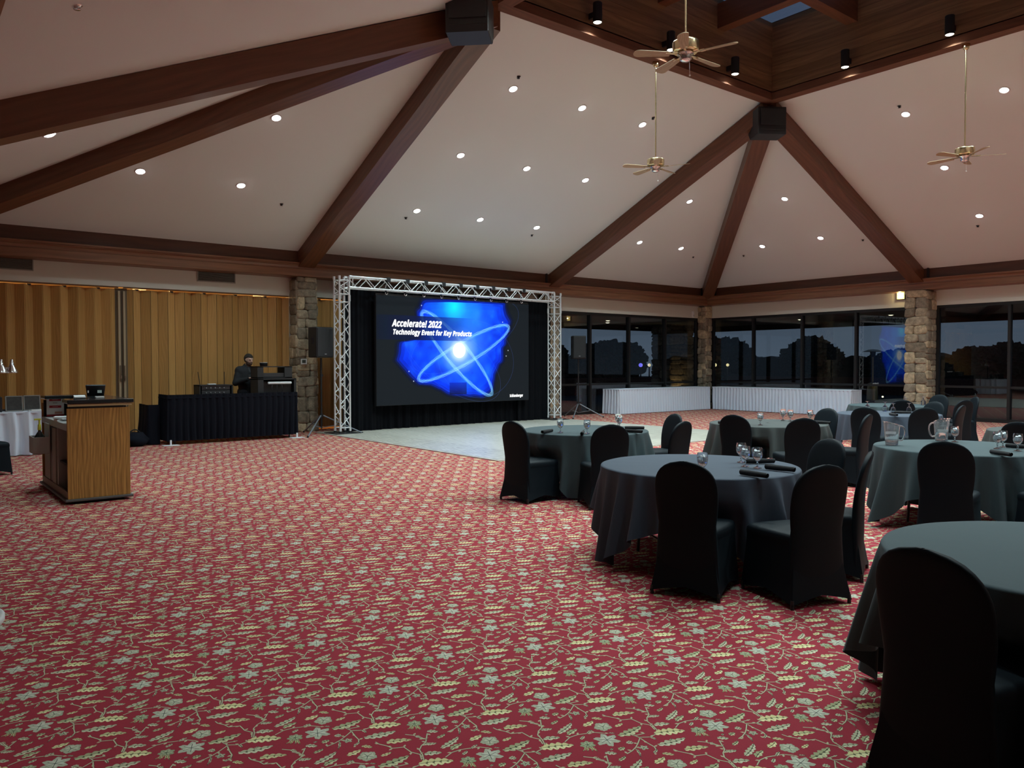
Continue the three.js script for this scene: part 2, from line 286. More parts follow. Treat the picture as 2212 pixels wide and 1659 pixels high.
{ // ring beam and moulded trim, four sides
  const prof = (pts, len) => { const s = new THREE.Shape(pts.map(p => new THREE.Vector2(...p))); return new THREE.ExtrudeGeometry(s, { depth: len, bevelEnabled: false }); };
  const up = [[0, 4.0], [0, 4.42], [-0.5, 4.42], [-0.5, 4.0]];
  const cove = [[0.09, 4.0], [0.09, 3.965], [0.07, 3.955]];
  for (let i = 0; i <= 6; i++) { const a = i / 6 * PI / 2; cove.push([0.07 - 0.06 * Math.sin(a), 3.86 + 0.085 * Math.cos(a) - 0.0]); }
  cove.push([0.03, 3.85], [0.03, 3.69], [0.0, 3.68], [-0.5, 3.68], [-0.5, 4.0]);
  const sides = [['left side wall', ZA, 'A'], ['window', XB, 'B'], ['near', Z1, 'C'], ['entrance', X0, 'D']];
  const uvSwap = g => { const uv = g.attributes.uv, p = g.attributes.position; for (let i = 0; i < p.count; i++) uv.setXY(i, p.getZ(i), p.getY(i) + p.getX(i)); return g; };
  const mk = (pts, k) => { const L = 23.6, g = uvSwap(prof(pts, L)); g.translate(0, 0, -L / 2); const cx = (X0 + XB) / 2, cz = (ZA + Z1) / 2;
    if (k === 'A') g.rotateY(-PI / 2).translate(cx, 0, ZA); if (k === 'B') g.rotateY(PI).translate(XB, 0, cz); if (k === 'C') g.rotateY(PI / 2).translate(cx, 0, Z1); if (k === 'D') g.translate(X0, 0, cz); return g; };
  const names = { A: 'above the folding wall and screen', B: 'above the window wall with the stone pillar', C: 'on the near wall out of view', D: 'above the entrance side out of view' };
  sides.forEach(([, , k], i) => {
    struct(`trim_${2 * i + 1}`, mk(up, k), M.beamDark, `dark wooden ring beam along the ceiling edge ${names[k]}`, 'beam');
    struct(`trim_${2 * i + 2}`, mk(cove, k), M.trim, `brown moulded wooden trim with a flat lower board ${names[k]}`, 'trim');
  });
}
{ // steel straps where rafters sit on the ring beam
  const spots = [[CX1 - 0.3, ZA + 0.012, 0, 'beside the rafter behind the truss'], [XB - 0.32, ZA + 0.012, 0, 'on the stage side of the corner hip beam'], [XB - 0.012, ZA + 0.36, 1, 'on the window side of the corner hip beam'], [XB - 0.012, CZ0 + 0.32, 1, 'beside the rafter above the yellow wall light']];
  for (const [x, z, k, l] of spots) solo('beam_bracket', merge([box(k ? 0.02 : 0.07, 0.3, k ? 0.07 : 0.02, 0, 0, 0), box(k ? 0.05 : 0.04, 0.06, k ? 0.04 : 0.05, 0, 0.16, 0)]), M.blackMetal, `dark steel beam bracket ${l}`, 'bracket', { at: [x, 4.15, z] });
}
/* cupola */
{
  const t = thing('cupola', 'square wooden roof lantern of horizontal planks with dark blue skylights', 'cupola', { kind: 'structure' });
  const w = 0.26;
  const ring = [B2(CX0, CX1, 7.42, 7.6, CZ0, CZ0 + w), B2(CX0, CX1, 7.42, 7.6, CZ1 - w, CZ1), B2(CX0, CX0 + w, 7.42, 7.6, CZ0 + w, CZ1 - w), B2(CX1 - w, CX1, 7.42, 7.6, CZ0 + w, CZ1 - w)];
  const rimMat = M.beam.clone(); rimMat.roughness = 0.85; for (const g of ring) part(t, 'rim_board', g, rimMat);
  const ph = 0.19, gap = 0.004, n = 8;
  for (let k = 0; k < n; k++) { const y0 = 7.58 + k * ph, y1 = y0 + ph - gap, o = w + 0.001 * (k % 2), sh = rr(0, 2);
    for (const [a, b, c, d] of [[CX0 + o - 0.06, CX1 - o + 0.06, CZ0 + o - 0.06, CZ0 + o], [CX0 + o - 0.06, CX1 - o + 0.06, CZ1 - o, CZ1 - o + 0.06], [CX0 + o - 0.06, CX0 + o, CZ0 + o, CZ1 - o], [CX1 - o, CX1 - o + 0.06, CZ0 + o, CZ1 - o]])
      part(t, 'plank', box(b - a, y1 - y0, d - c, (a + b) / 2, (y0 + y1) / 2, (c + d) / 2, 0, sh + a), M.plank[(k * 2 + (a > 10 ? 1 : 0)) % 3]); }
  part(t, 'outer_shell', merge([B2(CX0 - 0.05, CX1 + 0.05, 7.5, 9.15, CZ0, CZ0 + 0.18), B2(CX0 - 0.05, CX1 + 0.05, 7.5, 9.15, CZ1 - 0.18, CZ1), B2(CX0, CX0 + 0.18, 7.5, 9.15, CZ0, CZ1), B2(CX1 - 0.18, CX1, 7.5, 9.15, CZ0, CZ1)]), M.black);
  const a0 = CX0 + w, a1 = CX1 - w, b0 = CZ0 + w, b1 = CZ1 - w, st = (a1 - a0) / 4;
  for (let k = 1; k < 4; k++) { part(t, 'skylight_beam', box(0.24, 0.5, b1 - b0, a0 + k * st, 8.72, (b0 + b1) / 2, 0, k), M.beam); part(t, 'skylight_beam', box(a1 - a0, 0.48, 0.24, (a0 + a1) / 2, 8.72, b0 + k * st, 0, k + 4), M.beam); }
  const glass = new THREE.MeshPhysicalMaterial({ transmission: 1, thickness: 0, roughness: 0.02, ior: 1.5 }); glass.color.setRGB(0.8, 0.88, 0.95);
  for (let i = 0; i < 4; i++) for (let j = 0; j < 4; j++) part(t, 'skylight_pane', box(st, 0.012, st, a0 + (i + 0.5) * st, 9.0, b0 + (j + 0.5) * st), glass);
}

/* ---------- walls ---------- */
{
  const t = struct('wall_stage', merge([B2(-6.2, XW + 0.25, 3.25, 4.3, ZW - 0.25, ZW), B2(-6.2, 0.15, 0, 3.25, ZW - 0.25, ZW), B2(9.4, 15.42, 0, 3.25, ZW - 0.25, ZW), B2(7.6, 8.14, 0, 3.25, ZW - 0.25, ZW - 0.02)]), M.cream, 'cream painted wall band above the folding partition, screen and windows', 'wall');
  struct('wall_windows', merge([B2(XW, XW + 0.25, 3.25, 4.3, -18.4, 5.4), B2(XW, XW + 0.25, 0, 3.25, -2.2, 5.4)]), M.cream, 'cream painted wall band above the tall windows right of the corner', 'wall');
  struct('wall_near', B2(-6.2, XW + 0.25, 0, 4.4, 5.16, 5.4), M.cream, 'cream painted wall behind the viewer', 'wall');
  struct('wall_entrance', B2(-6.4, -6.2, 0, 4.4, -18.4, 5.4), M.cream, 'cream painted wall at the end of the entrance bay', 'wall');
  struct('wall_bulkhead', B2(0.0, 0.3, 3.25, 4.4, -18.3, 5.3), M.cream, 'cream bulkhead over the opening to the entrance bay', 'wall');
}
// roof above, so that sky light enters by openings only
struct('trim_9', merge([B2(-6.4, 0.4, 4.4, 4.5, -18.5, 5.5), B2(-0.1, XW + 0.3, 4.3, 4.44, -18.5, ZA), B2(XB, XW + 0.3, 4.3, 4.44, -18.5, 5.5), B2(-0.1, XW + 0.3, 4.3, 4.44, Z1, 5.5), B2(-0.1, X0, 4.3, 4.44, -18.5, 5.5)]), M.black, 'roof deck over the wall heads out of view', 'roof');

/* air vents in the band */
for (const [x0, x1, l] of [[1.42, 2.3, 'cut by the edge of the picture'], [5.46, 6.29, 'next to the stone pillar']]) {
  const t = thing('air_vent', `grey slotted air vent in the cream wall band, ${l}`, 'vent', { at: [(x0 + x1) / 2, 3.58, ZW] });
  const w = x1 - x0, fm = std([0.32, 0.3, 0.26], 0.6), sm = std([0.14, 0.13, 0.11], 0.6);
  part(t, 'backing', box(w, 0.22, 0.01, 0, 0, 0.006), M.black);
  part(t, 'vent_frame', merge([box(w, 0.02, 0.02, 0, 0.11, 0.015), box(w, 0.02, 0.02, 0, -0.11, 0.015), box(0.02, 0.24, 0.02, -w / 2, 0, 0.015), box(0.02, 0.24, 0.02, w / 2, 0, 0.015)]), fm);
  for (let k = 0; k < 9; k++) { const g = box(w - 0.03, 0.012, 0.02, 0, 0, 0).rotateX(0.6).translate(0, -0.088 + k * 0.022, 0.016); part(t, 'slat', g, sm); }
}

/* folding partitions */
function partition(x0, x1, label, fold, seedv) {
  const t = thing('folding_partition', label, 'partition');
  seed = seedv;
  const w = 0.2, pitch = w * Math.cos(fold) + 0.006, n = Math.floor((x1 - x0) / pitch), p = (x1 - x0) / n, h = 3.155;
  const geo = [0, 1.3, 2.1, 3.7, 4.4].map(s => box(w, h, 0.014, 0, 0, 0, 0.003, s));
  const amp = w / 2 * Math.sin(fold);
  for (let i = 0; i < n; i++) {
    const m = part(t, 'slat', geo[Math.floor(rnd() * 5)], M.slat[Math.floor(rnd() * 4)]);
    m.position.set(x0 + (i + 0.5) * p, 0.05 + h / 2, ZW - 0.1); m.rotation.y = i % 2 ? fold : -fold;
    if (i) { const hg = part(t, 'hinge_strip', box(0.014, h - 0.02, 0.01), M.hinge ??= std([0.05, 0.03, 0.012], 0.8)); hg.position.set(x0 + i * p, 0.05 + h / 2, ZW - 0.1 + (i % 2 ? 1 : -1) * amp * 0.9 - 0.006); }
    if (i % 4 === 1) { const k = part(t, 'hanger', box(0.07, 0.03, 0.05), M.blackMetal); k.position.set(x0 + (i + 0.5) * p, 3.2, ZW - 0.1); }
  }
  part(t, 'track', box(x1 - x0, 0.02, 0.06, (x0 + x1) / 2, 3.235, ZW - 0.1), std([0.25, 0.18, 0.1], 0.5));
  return t;
}
const pA = partition(0.15, 3.86, 'tall folding partition of wooden slats behind the bar counter', 0.74, 11);
const pB = partition(3.96, 7.64, 'tall folding partition of wooden slats behind the mixing desk', 0.62, 23);
partition(8.12, 9.4, 'narrow strip of folding wooden partition between stone pillar and truss', 0.52, 31);
{ // meeting posts with latch
  const t = thing('partition_post', 'pair of aluminium meeting posts with a latch where the two partitions close', 'post', { at: [3.91, 0, ZW - 0.06] });
  const a = std([0.42, 0.32, 0.2], 0.45);
  part(t, 'post', box(0.045, 3.12, 0.07, -0.048, 1.6, 0, 0.006), a); part(t, 'post', box(0.045, 3.12, 0.07, 0.048, 1.6, 0, 0.006), a);
  part(t, 'seal', box(0.24, 3.2, 0.02, 0, 1.62, -0.05), std([0.14, 0.1, 0.06], 0.7));
  for (const s of [-1, 1]) part(t, 'latch', merge([box(0.022, 0.34, 0.03, s * 0.04, 1.42, 0.05, 0.006), box(0.03, 0.07, 0.05, s * 0.04, 1.34, 0.06, 0.006)]), std([0.3, 0.25, 0.18], 0.35, { metalness: 0.8 }));
}
{ // lit room behind the partitions
  struct('wall_back_room', merge([B2(0.1, 9.5, 0, 3.4, -22.2, -22.0), B2(-0.1, 0.1, 0, 3.4, -22.2, ZW - 0.25), B2(9.4, 9.6, 0, 3.4, -22.2, ZW - 0.25), B2(-0.1, 9.6, 3.4, 3.6, -22.2, ZW - 0.2)]), std([0.7, 0.55, 0.32], 0.9), 'warm lit walls of the room behind the folding partitions', 'wall');
  struct('floor_back_room', flat(-0.1, 9.6, -22.2, -18.3, 0, 0.2), std([0.6, 0.38, 0.2], 0.7), 'tan floor of the room behind the folding partitions', 'floor');
  for (const x of [1.6, 4.6, 7.4]) {
    const t = thing('ceiling_lamp', 'warm lamp in the room behind the partition, seen only as glow through the gaps', 'lamp', { at: [x, 3.36, -19.6], group: 'lamps behind the partition' });
    part(t, 'canopy', cyl(0.16, 0.16, 0.04, 0, 0.02, 0), M.white);
    const gm = std([1, 0.8, 0.5], 0.5, { emissive: new THREE.Color(1, 0.62, 0.25), emissiveIntensity: 1.2 });
    part(t, 'shade', lathe([[0, -0.1], [0.1, -0.085], [0.14, -0.03], [0.14, 0]], 20), gm);
    const l = new THREE.PointLight(new THREE.Color(1, 0.6, 0.24), 4.5); l.position.set(0, -0.05, 0); l.castShadow = true; l.shadow.radius = 3; t.add(l);
  }
}

/* windows */
const paneMat = new THREE.MeshPhysicalMaterial({ transmission: 1, thickness: 0, roughness: 0.0, ior: 1.66 }); paneMat.color.setRGB(0.62, 0.68, 0.72);
let winNo = 0;
function windowBay(a, b, mull, alongX, label) {
  const t = thing(`window_${++winNo}`, label, 'window', { kind: 'structure' });
  const put = (u0, u1, y0, y1, d0, d1, name, mat) => part(t, name, alongX ? B2(u0, u1, y0, y1, ZW - d1, ZW - d0) : B2(XW + d0, XW + d1, y0, y1, u0, u1), mat);
  put(a, b, 3.17, 3.25, 0.02, 0.14, 'head_frame', M.frame); put(a, b, 0, 0.1, 0.02, 0.14, 'sill_frame', M.frame);
  put(a, a + 0.09, 0.1, 3.17, 0.02, 0.14, 'side_frame', M.frame); put(b - 0.09, b, 0.1, 3.17, 0.02, 0.14, 'side_frame', M.frame);
  for (const m of mull) put(m - 0.035, m + 0.035, 0.1, 3.17, 0.0, 0.14, 'mullion', M.frame);
  const e = [a + 0.09, ...mull, b - 0.09];
  for (let i = 0; i + 1 < e.length; i++) {
    put(e[i] + 0.03, e[i + 1] - 0.03, 0.92, 0.98, 0.03, 0.12, 'transom', M.frame);
    put(e[i] + 0.02, e[i + 1] - 0.02, 0.98, 3.17, 0.08, 0.088, 'pane', paneMat); put(e[i] + 0.02, e[i + 1] - 0.02, 0.1, 0.92, 0.08, 0.088, 'pane', paneMat);
  }
}
windowBay(15.9, 23.05, [17.63, 19.43, 21.25], true, 'dark glazed window bay between the truss and the corner pillar');
windowBay(-17.85, -10.72, [-16.1, -14.25, -12.42], false, 'dark window bay mirroring the screen, between corner and stone pillar');
windowBay(-10.06, -2.2, [-8.18, -6.25, -4.3], false, 'dark window bay beyond the stone pillar, cut by the picture edge');

/* stone pillars */
function pillar(cx, cz, w, d, label, faces, sd) {
  const t = thing('stone_pillar', label, 'pillar', { at: [cx, 0, cz] });
  part(t, 'mortar_core', box(w - 0.07, 3.68, d - 0.07, 0, 1.84, 0), M.mortar);
  seed = sd;
  const stone = (W, H, D, x, y, z) => {
    const g = new THREE.SphereGeometry(1, 10, 7), p = g.attributes.position, e = 0.42, j = [rr(-1, 1), rr(-1, 1), rr(-1, 1), rr(-1, 1)];
    for (let i = 0; i < p.count; i++) {
      const s = q => Math.sign(q) * Math.pow(Math.abs(q), e);
      let X = s(p.getX(i)), Y = s(p.getY(i)), Z = s(p.getZ(i)); const k = 1 / Math.max(1, Math.hypot(X, Y) / 1.28); X *= k; Y *= k;
      X += 0.16 * j[0] * Y + 0.08 * j[2] * Y * Y; Y += 0.14 * j[1] * X + 0.07 * j[3] * X * X;
      p.setXYZ(i, X * W / 2, Y * H / 2, Z * D / 2); g.attributes.uv.setXY(i, x + X * W / 2 + y * 1.7, y + Y * H / 2 + z);
    }
    g.computeVertexNormals();
    part(t, 'stone', g.translate(x, y, z), M.stone[Math.floor(rnd() * 4)]);
  };
  for (const f of faces) {
    let y = 0.0;
    const len = f === 'z' ? w : d, turn = { z: 0, '-x': -PI / 2, x: PI / 2 }[f], dep = f === 'z' ? d : w;
    while (y < 3.62) {
      const h = Math.min(rr(0.2, 0.36), 3.68 - y), cut = rnd() < 0.25 ? [1] : [rr(0.36, 0.64)];
      let u = -len / 2; const parts2 = cut[0] === 1 ? [len] : [len * cut[0], len * (1 - cut[0])];
      for (const q of parts2) {
        const two = h > 0.29 && rnd() < 0.4, hs = two ? [h * 0.5, h * 0.5] : [h]; let yy = y;
        for (const hh of hs) {
          const c = t.children.length; stone(q + 0.01, hh + 0.012, 0.13, u + q / 2, yy + hh / 2, dep / 2 - 0.035 + rr(-0.012, 0.02));
          t.children[c].geometry.rotateY(turn); yy += hh;
        }
        u += q;
      }
      y += h;
    }
  }
  return t;
}
pillar(7.865, -17.95, 0.5, 0.42, 'fieldstone pillar with a thermostat beside the mixing desk', ['z', '-x', 'x'], 101);
pillar(15.66, -17.95, 0.5, 0.42, 'fieldstone pillar half hidden behind the right truss tower', ['z', '-x', 'x'], 211);
pillar(23.2, -10.39, 0.6, 0.62, 'fieldstone pillar between the window bays, behind the round tables', ['-x', 'z'], 307);
pillar(23.2, -17.98, 0.34, 0.34, 'slim fieldstone pillar in the corner above the white buffet', ['z', '-x'], 401);
/* ---------- lamps ---------- */
const glowLens = std([0.9, 0.9, 0.88], 0.4, { emissive: new THREE.Color(1, 1, 0.97), emissiveIntensity: 9 });
const warmLens = std([0.9, 0.9, 0.85], 0.4, { emissive: new THREE.Color(1, 0.93, 0.74), emissiveIntensity: 7 });
const canProto = {
  ring: new THREE.TorusGeometry(0.085, 0.014, 8, 28).rotateX(PI / 2),
  lens: new THREE.SphereGeometry(0.078, 18, 10, 0, 2 * PI, PI / 2, PI / 2).scale(1, 0.45, 1),
  collar: cyl(0.08, 0.08, 0.02, 0, 0.012, 0, 24),
};
const down = new THREE.Object3D();
function recessed(x, y, z, nrm, label, group) {
  const t = thing('recessed_light', label, 'light', { at: [x, y, z], group });
  t.quaternion.setFromUnitVectors(V3(0, -1, 0), nrm);
  part(t, 'trim_ring', canProto.ring, M.white); part(t, 'lens', canProto.lens, glowLens);
  const l = new THREE.SpotLight(LAMP_COLOR, LAMP, 0, 1.2, 1.0, 2); l.castShadow = true; l.shadow.radius = 4;
  const d = V3(x, y, z).addScaledVector(nrm, 0.05); l.position.copy(d); l.target.position.set(d.x, 0, d.z); scene.add(l, l.target);
}
{
  const k = 1 / Math.hypot(1, SL), nA = V3(0, -k, SL * k), nB = V3(-SL * k, -k, 0), nC = V3(0, -k, -SL * k), nD = V3(SL * k, -k, 0);
  const rows = { 2: 'lowest', 3.93: 'middle', 5.84: 'highest' }, N = [2, 3.93, 5.84];
  const yAt = n => YR + n * SL;
  const pos3 = ['nearest the folding wall', 'middle of its row', 'nearest the corner'];
  [9.56, 11.37, 13.19].forEach((x, i) => N.forEach(n => recessed(x + (3.93 - n) * 0.055, yAt(n), ZA + n, nA, `lit recessed light in the ceiling panel above the screen, ${rows[n]} row, ${pos3[i]}`, 'ceiling lights above the screen')));
  [[5.54, 3.95, 'highest of three'], [3.72, 2.02, 'lower and far from the rafter'], [5.58, 2.02, 'lower and near the rafter']].forEach(([x, n, l]) => recessed(x, yAt(n), ZA + n, nA, `lit recessed light in the triangle above the mixing desk, ${l}`, 'ceiling lights above the mixing desk'));
  [[17.1, 3.91, 'highest of three'], [17.24, 1.98, 'lower one nearer the truss'], [19.11, 1.97, 'lower one nearer the corner hip beam']].forEach(([x, n, l]) => recessed(x, yAt(n), ZA + n, nA, `lit recessed light left of the corner hip beam, ${l}`, 'ceiling lights beside the corner hip'));
  [[-12.08, 3.98, 'highest of three'], [-14.07, 2.04, 'lower one nearer the hip beam'], [-12.15, 2.06, 'lower one farther from the hip beam']].forEach(([z, n, l]) => recessed(XB - n, yAt(n), z, nB, `lit recessed light right of the corner hip beam, ${l}`, 'ceiling lights beside the corner hip'));
  const bl = { '5.92_0': 'highest, beside the black ceiling dot', '5.92_1': 'highest, right of the fan rod', '4.03_0': 'behind the fan blades', '2.08_0': 'lowest, above the window pillar' };
  [-7.98, -6.1].forEach((z, i) => [5.92, 4.03, 2.08].forEach(n => recessed(XB - n, yAt(n), z, nB, bl[`${n}_${i}`] ? `lit recessed light in the panel above the window wall, ${bl[`${n}_${i}`]}` : 'lit recessed light in a ceiling panel out of view', bl[`${n}_${i}`] ? 'ceiling lights above the window wall' : 'ceiling lights out of view')));
  [[3.38, -10.72, 'just under the upper beam'], [1.83, -11.07, 'nearest the picture edge'], [1.86, -12.82, 'above the lower beam']].forEach(([x, z, l]) => recessed(x, YR + (x - X0) * SL, z, nD, `lit recessed light between the two long left beams, ${l}`, 'ceiling lights between the left beams'));
  const un = (x, z, n, nm) => recessed(x, yAt(n), z, nm, 'lit recessed light in a ceiling panel out of view', 'ceiling lights out of view');
  [9.9, 11.75, 13.6].forEach(x => [3.93, 5.84].forEach(n => un(x, Z1 - n, n, nC)));
  [-5.4, -3.4, -1.4].forEach(z => [3.93, 5.84].forEach(n => un(X0 + n, z, n, nD)));
  N.forEach(n => un(XB - n, -4.3, n, nB));
  for (const [x, n] of [[17.2, 3.9], [6.2, 3.9]]) un(x, Z1 - n, n, nC);
}
{ // black cylinder lamps on the cupola walls
  const w = 0.26, o = 0.2;
  const cp = (x, z, dx, dz, label, grp) => {
    const t = thing('cylinder_light', label, 'light', { at: [x, 7.56, z], group: grp });
    part(t, 'can', lathe([[0, 0.34], [0.078, 0.34], [0.082, 0.33], [0.082, 0.0], [0.074, 0.0], [0.072, 0.05]], 24), M.blackMetal);
    part(t, 'mount', box(Math.abs(dx) * 0.14 + 0.05, 0.1, Math.abs(dz) * 0.14 + 0.05, dx * 0.11, 0.16, dz * 0.11), M.blackMetal);
    part(t, 'lens', new THREE.SphereGeometry(0.072, 18, 10, 0, 2 * PI, PI / 2, PI / 2).scale(1, 0.4, 1).translate(0, 0.015, 0), warmLens);
    const l = new THREE.SpotLight(CUPOLA_COLOR, CUPOLA_LAMP, 0, 1.22, 0.9, 2); l.position.set(x, 7.52, z); l.target.position.set(x, 0, z); l.castShadow = true; l.shadow.radius = 3; scene.add(l, l.target);
  };
  const zi = CZ0 + w + o, xi = CX1 - w - o;
  cp(9.82, zi, 0, -1, 'black cylinder downlight on the cupola rim, farthest from the cupola corner', 'cupola downlights');
  cp(11.77, zi, 0, -1, 'black cylinder downlight on the cupola rim behind the large fan hub', 'cupola downlights');
  cp(13.78, zi, 0, -1, 'black cylinder downlight on the cupola rim by the large fan blade tip', 'cupola downlights');
  cp(xi, -8.34, 1, 0, 'black cylinder downlight on the window side of the cupola, nearest its corner', 'cupola downlights');
  cp(xi, -6.35, 1, 0, 'black cylinder downlight on the cupola rim above the right fan rod', 'cupola downlights');
  const u = 'black cylinder downlight on a cupola side out of view', gu = 'cupola downlights out of view';
  cp(xi, -4.4, 1, 0, u, gu); for (const v of [9.8, 11.75, 13.7]) cp(v, CZ1 - w - o, 0, 1, u, gu); for (const v of [-8.4, -6.5, -4.6]) cp(CX0 + w + o, v, -1, 0, u, gu);
}
{ // sprinkler heads
  const head = lathe([[0, -0.035], [0.028, -0.033], [0.03, -0.028], [0.012, -0.024], [0.01, -0.012], [0.03, -0.01], [0.03, 0], [0.045, 0.004]], 14);
  const mk = (x, y, z, label, m = M.black) => solo('sprinkler', head, m, label, 'sprinkler', { at: [x, y, z], group: 'sprinkler heads on the ceiling' });
  const A = [[6.87, -11.62, 'between hip beam and rafter near the large black speaker'], [2.71, -16.1, 'above the bar counter, under the lower long beam'], [6.58, -16.08, 'above the mixing desk'], [9.36, -11.57, 'just above the highest lamp beside the rafter'], [9.55, -15.99, 'beside the lowest lamp left above the screen'], [13.41, -16.02, 'below the lowest lamp right above the screen'], [13.17, -11.62, 'behind the rod of the far fan'], [16.04, -11.54, 'left of the hip beam under the far speaker'], [16.29, -16.03, 'at the foot of the rafter behind the truss'], [20.11, -16.05, 'low beside the corner hip beam on its stage side']];
  for (const [x, z, l] of A) mk(x, YR + (z - ZA) * SL, z, `small black sprinkler head ${l}`);
  const Bq = [[16.7, -10.93, 'right of the hip beam under the far speaker'], [21.26, -14.98, 'low beside the corner hip beam on its window side'], [21.24, -11.09, 'low beside the rafter above the yellow wall light'], [16.77, -7.99, 'beside the highest lamp above the window wall'], [21.27, -8.17, 'under the lowest lamp above the window wall']];
  for (const [x, z, l] of Bq) mk(x, YR + (XB - x) * SL, z, `small black sprinkler head ${l}`);
  mk(1.3, YR + (1.3 - X0) * SL, -7.48, 'pale sprinkler head alone on the white panel above the long beams', M.chrome);
}
{ // black loudspeakers under the cupola corners
  const mk = (x, y, z, turn, label) => {
    const t = thing('hanging_speaker', label, 'speaker', { at: [x, y, z], turn });
    const s = new THREE.Shape([[-0.3, -0.2], [-0.2, -0.32], [0.28, -0.32], [0.28, 0.26], [-0.3, 0.26]].map(p => new THREE.Vector2(...p)));
    part(t, 'cabinet', new THREE.ExtrudeGeometry(s, { depth: 0.62, bevelEnabled: true, bevelSize: 0.012, bevelThickness: 0.012, bevelSegments: 1 }).rotateY(-PI / 2).translate(0.3, 0, 0), M.blackPlastic);
    part(t, 'grille', new RoundedBoxGeometry(0.56, 0.36, 0.02, 1, 0.006).translate(0, 0.05, 0.31), M.grille);
    part(t, 'lower_grille', box(0.55, 0.12, 0.012).rotateX(PI / 4 - 0.05).translate(0, -0.262, 0.256), M.grille);
    part(t, 'badge', box(0.035, 0.03, 0.006).rotateX(PI / 4 - 0.05).translate(-0.22, -0.268, 0.266), M.white);
    part(t, 'hanger', merge([rod([-0.25, 0.26, 0], [-0.2, 0.66, -0.1], 0.012), rod([0.25, 0.26, 0], [0.2, 0.66, -0.1], 0.012), box(0.5, 0.02, 0.06, 0, 0.66, -0.1)]), M.blackMetal);
  };
  mk(7.0, 6.84, -9.8, -0.78, 'black loudspeaker hung under the cupola corner, at the top of the long beams');
  mk(CX1 + 0.05, 7.05, CZ0 - 0.05, -0.6, 'black loudspeaker hung under the far cupola corner where three beams meet');
}
/* ceiling fans */
{
  const wood = std(0xffffff, 0.55, { map: woodTex([150, 128, 100], [190, 170, 140], 61.2, 1.0, 0.3) });
  const blade = (() => { const s = new THREE.Shape(); s.moveTo(0.2, -0.045); s.lineTo(0.58, -0.07); s.quadraticCurveTo(0.66, -0.07, 0.665, 0); s.quadraticCurveTo(0.66, 0.07, 0.58, 0.07); s.lineTo(0.2, 0.045); s.closePath();
    return new THREE.ExtrudeGeometry(s, { depth: 0.008, bevelEnabled: false, curveSegments: 6 }).rotateX(PI / 2 + 0.22); })();
  const arm = merge([box(0.15, 0.01, 0.03, 0.16, -0.005, 0), box(0.06, 0.008, 0.07, 0.225, -0.006, 0)]);
  const mk = (x, z, top, hub, turn, label) => {
    const t = thing('ceiling_fan', label, 'ceiling fan', { at: [x, hub, z], turn, group: 'ceiling fans under the cupola rim' });
    part(t, 'motor_housing', lathe([[0, 0.11], [0.1, 0.11], [0.158, 0.1], [0.165, 0.085], [0.165, -0.012], [0.15, -0.03], [0, -0.035]], 32), M.brass);
    part(t, 'switch_housing', lathe([[0, -0.03], [0.1, -0.035], [0.105, -0.06], [0.07, -0.075], [0.075, -0.12], [0.05, -0.145], [0, -0.15]], 24), M.chrome);
    part(t, 'down_rod', cyl(0.013, 0.013, top - hub - 0.09, 0, (top - hub) / 2 + 0.045, 0, 12), M.brass);
    part(t, 'canopy', lathe([[0.02, top - hub - 0.1], [0.05, top - hub - 0.08], [0.07, top - hub], [0, top - hub]], 20), M.brass);
    part(t, 'pull_chain', merge([rod([0.05, -0.12, 0.02], [0.06, -0.3, 0.02], 0.002, 5), new THREE.SphereGeometry(0.012, 8, 6).translate(0.06, -0.31, 0.02)]), M.white);
    for (let k = 0; k < 5; k++) { const b = part(t, 'blade', blade, wood); b.rotation.y = k * 2 * PI / 5; b.position.y = -0.05; const a = part(b, 'blade_arm', arm, M.brass); a.position.y = 0.004; }
  };
  mk(CX0 + 0.13, -6.485, 7.42, 5.56, 0.0, 'brass and wood ceiling fan nearest the viewer, in front of the cupola');
  mk(11.72, CZ0 + 0.13, 7.42, 5.46, 0.15, 'brass ceiling fan on a long rod in front of the panel above the screen');
  mk(CX1 - 0.13, -6.2, 7.42, 5.44, 0.3, 'brass ceiling fan on a long rod in front of the window side panel');
}

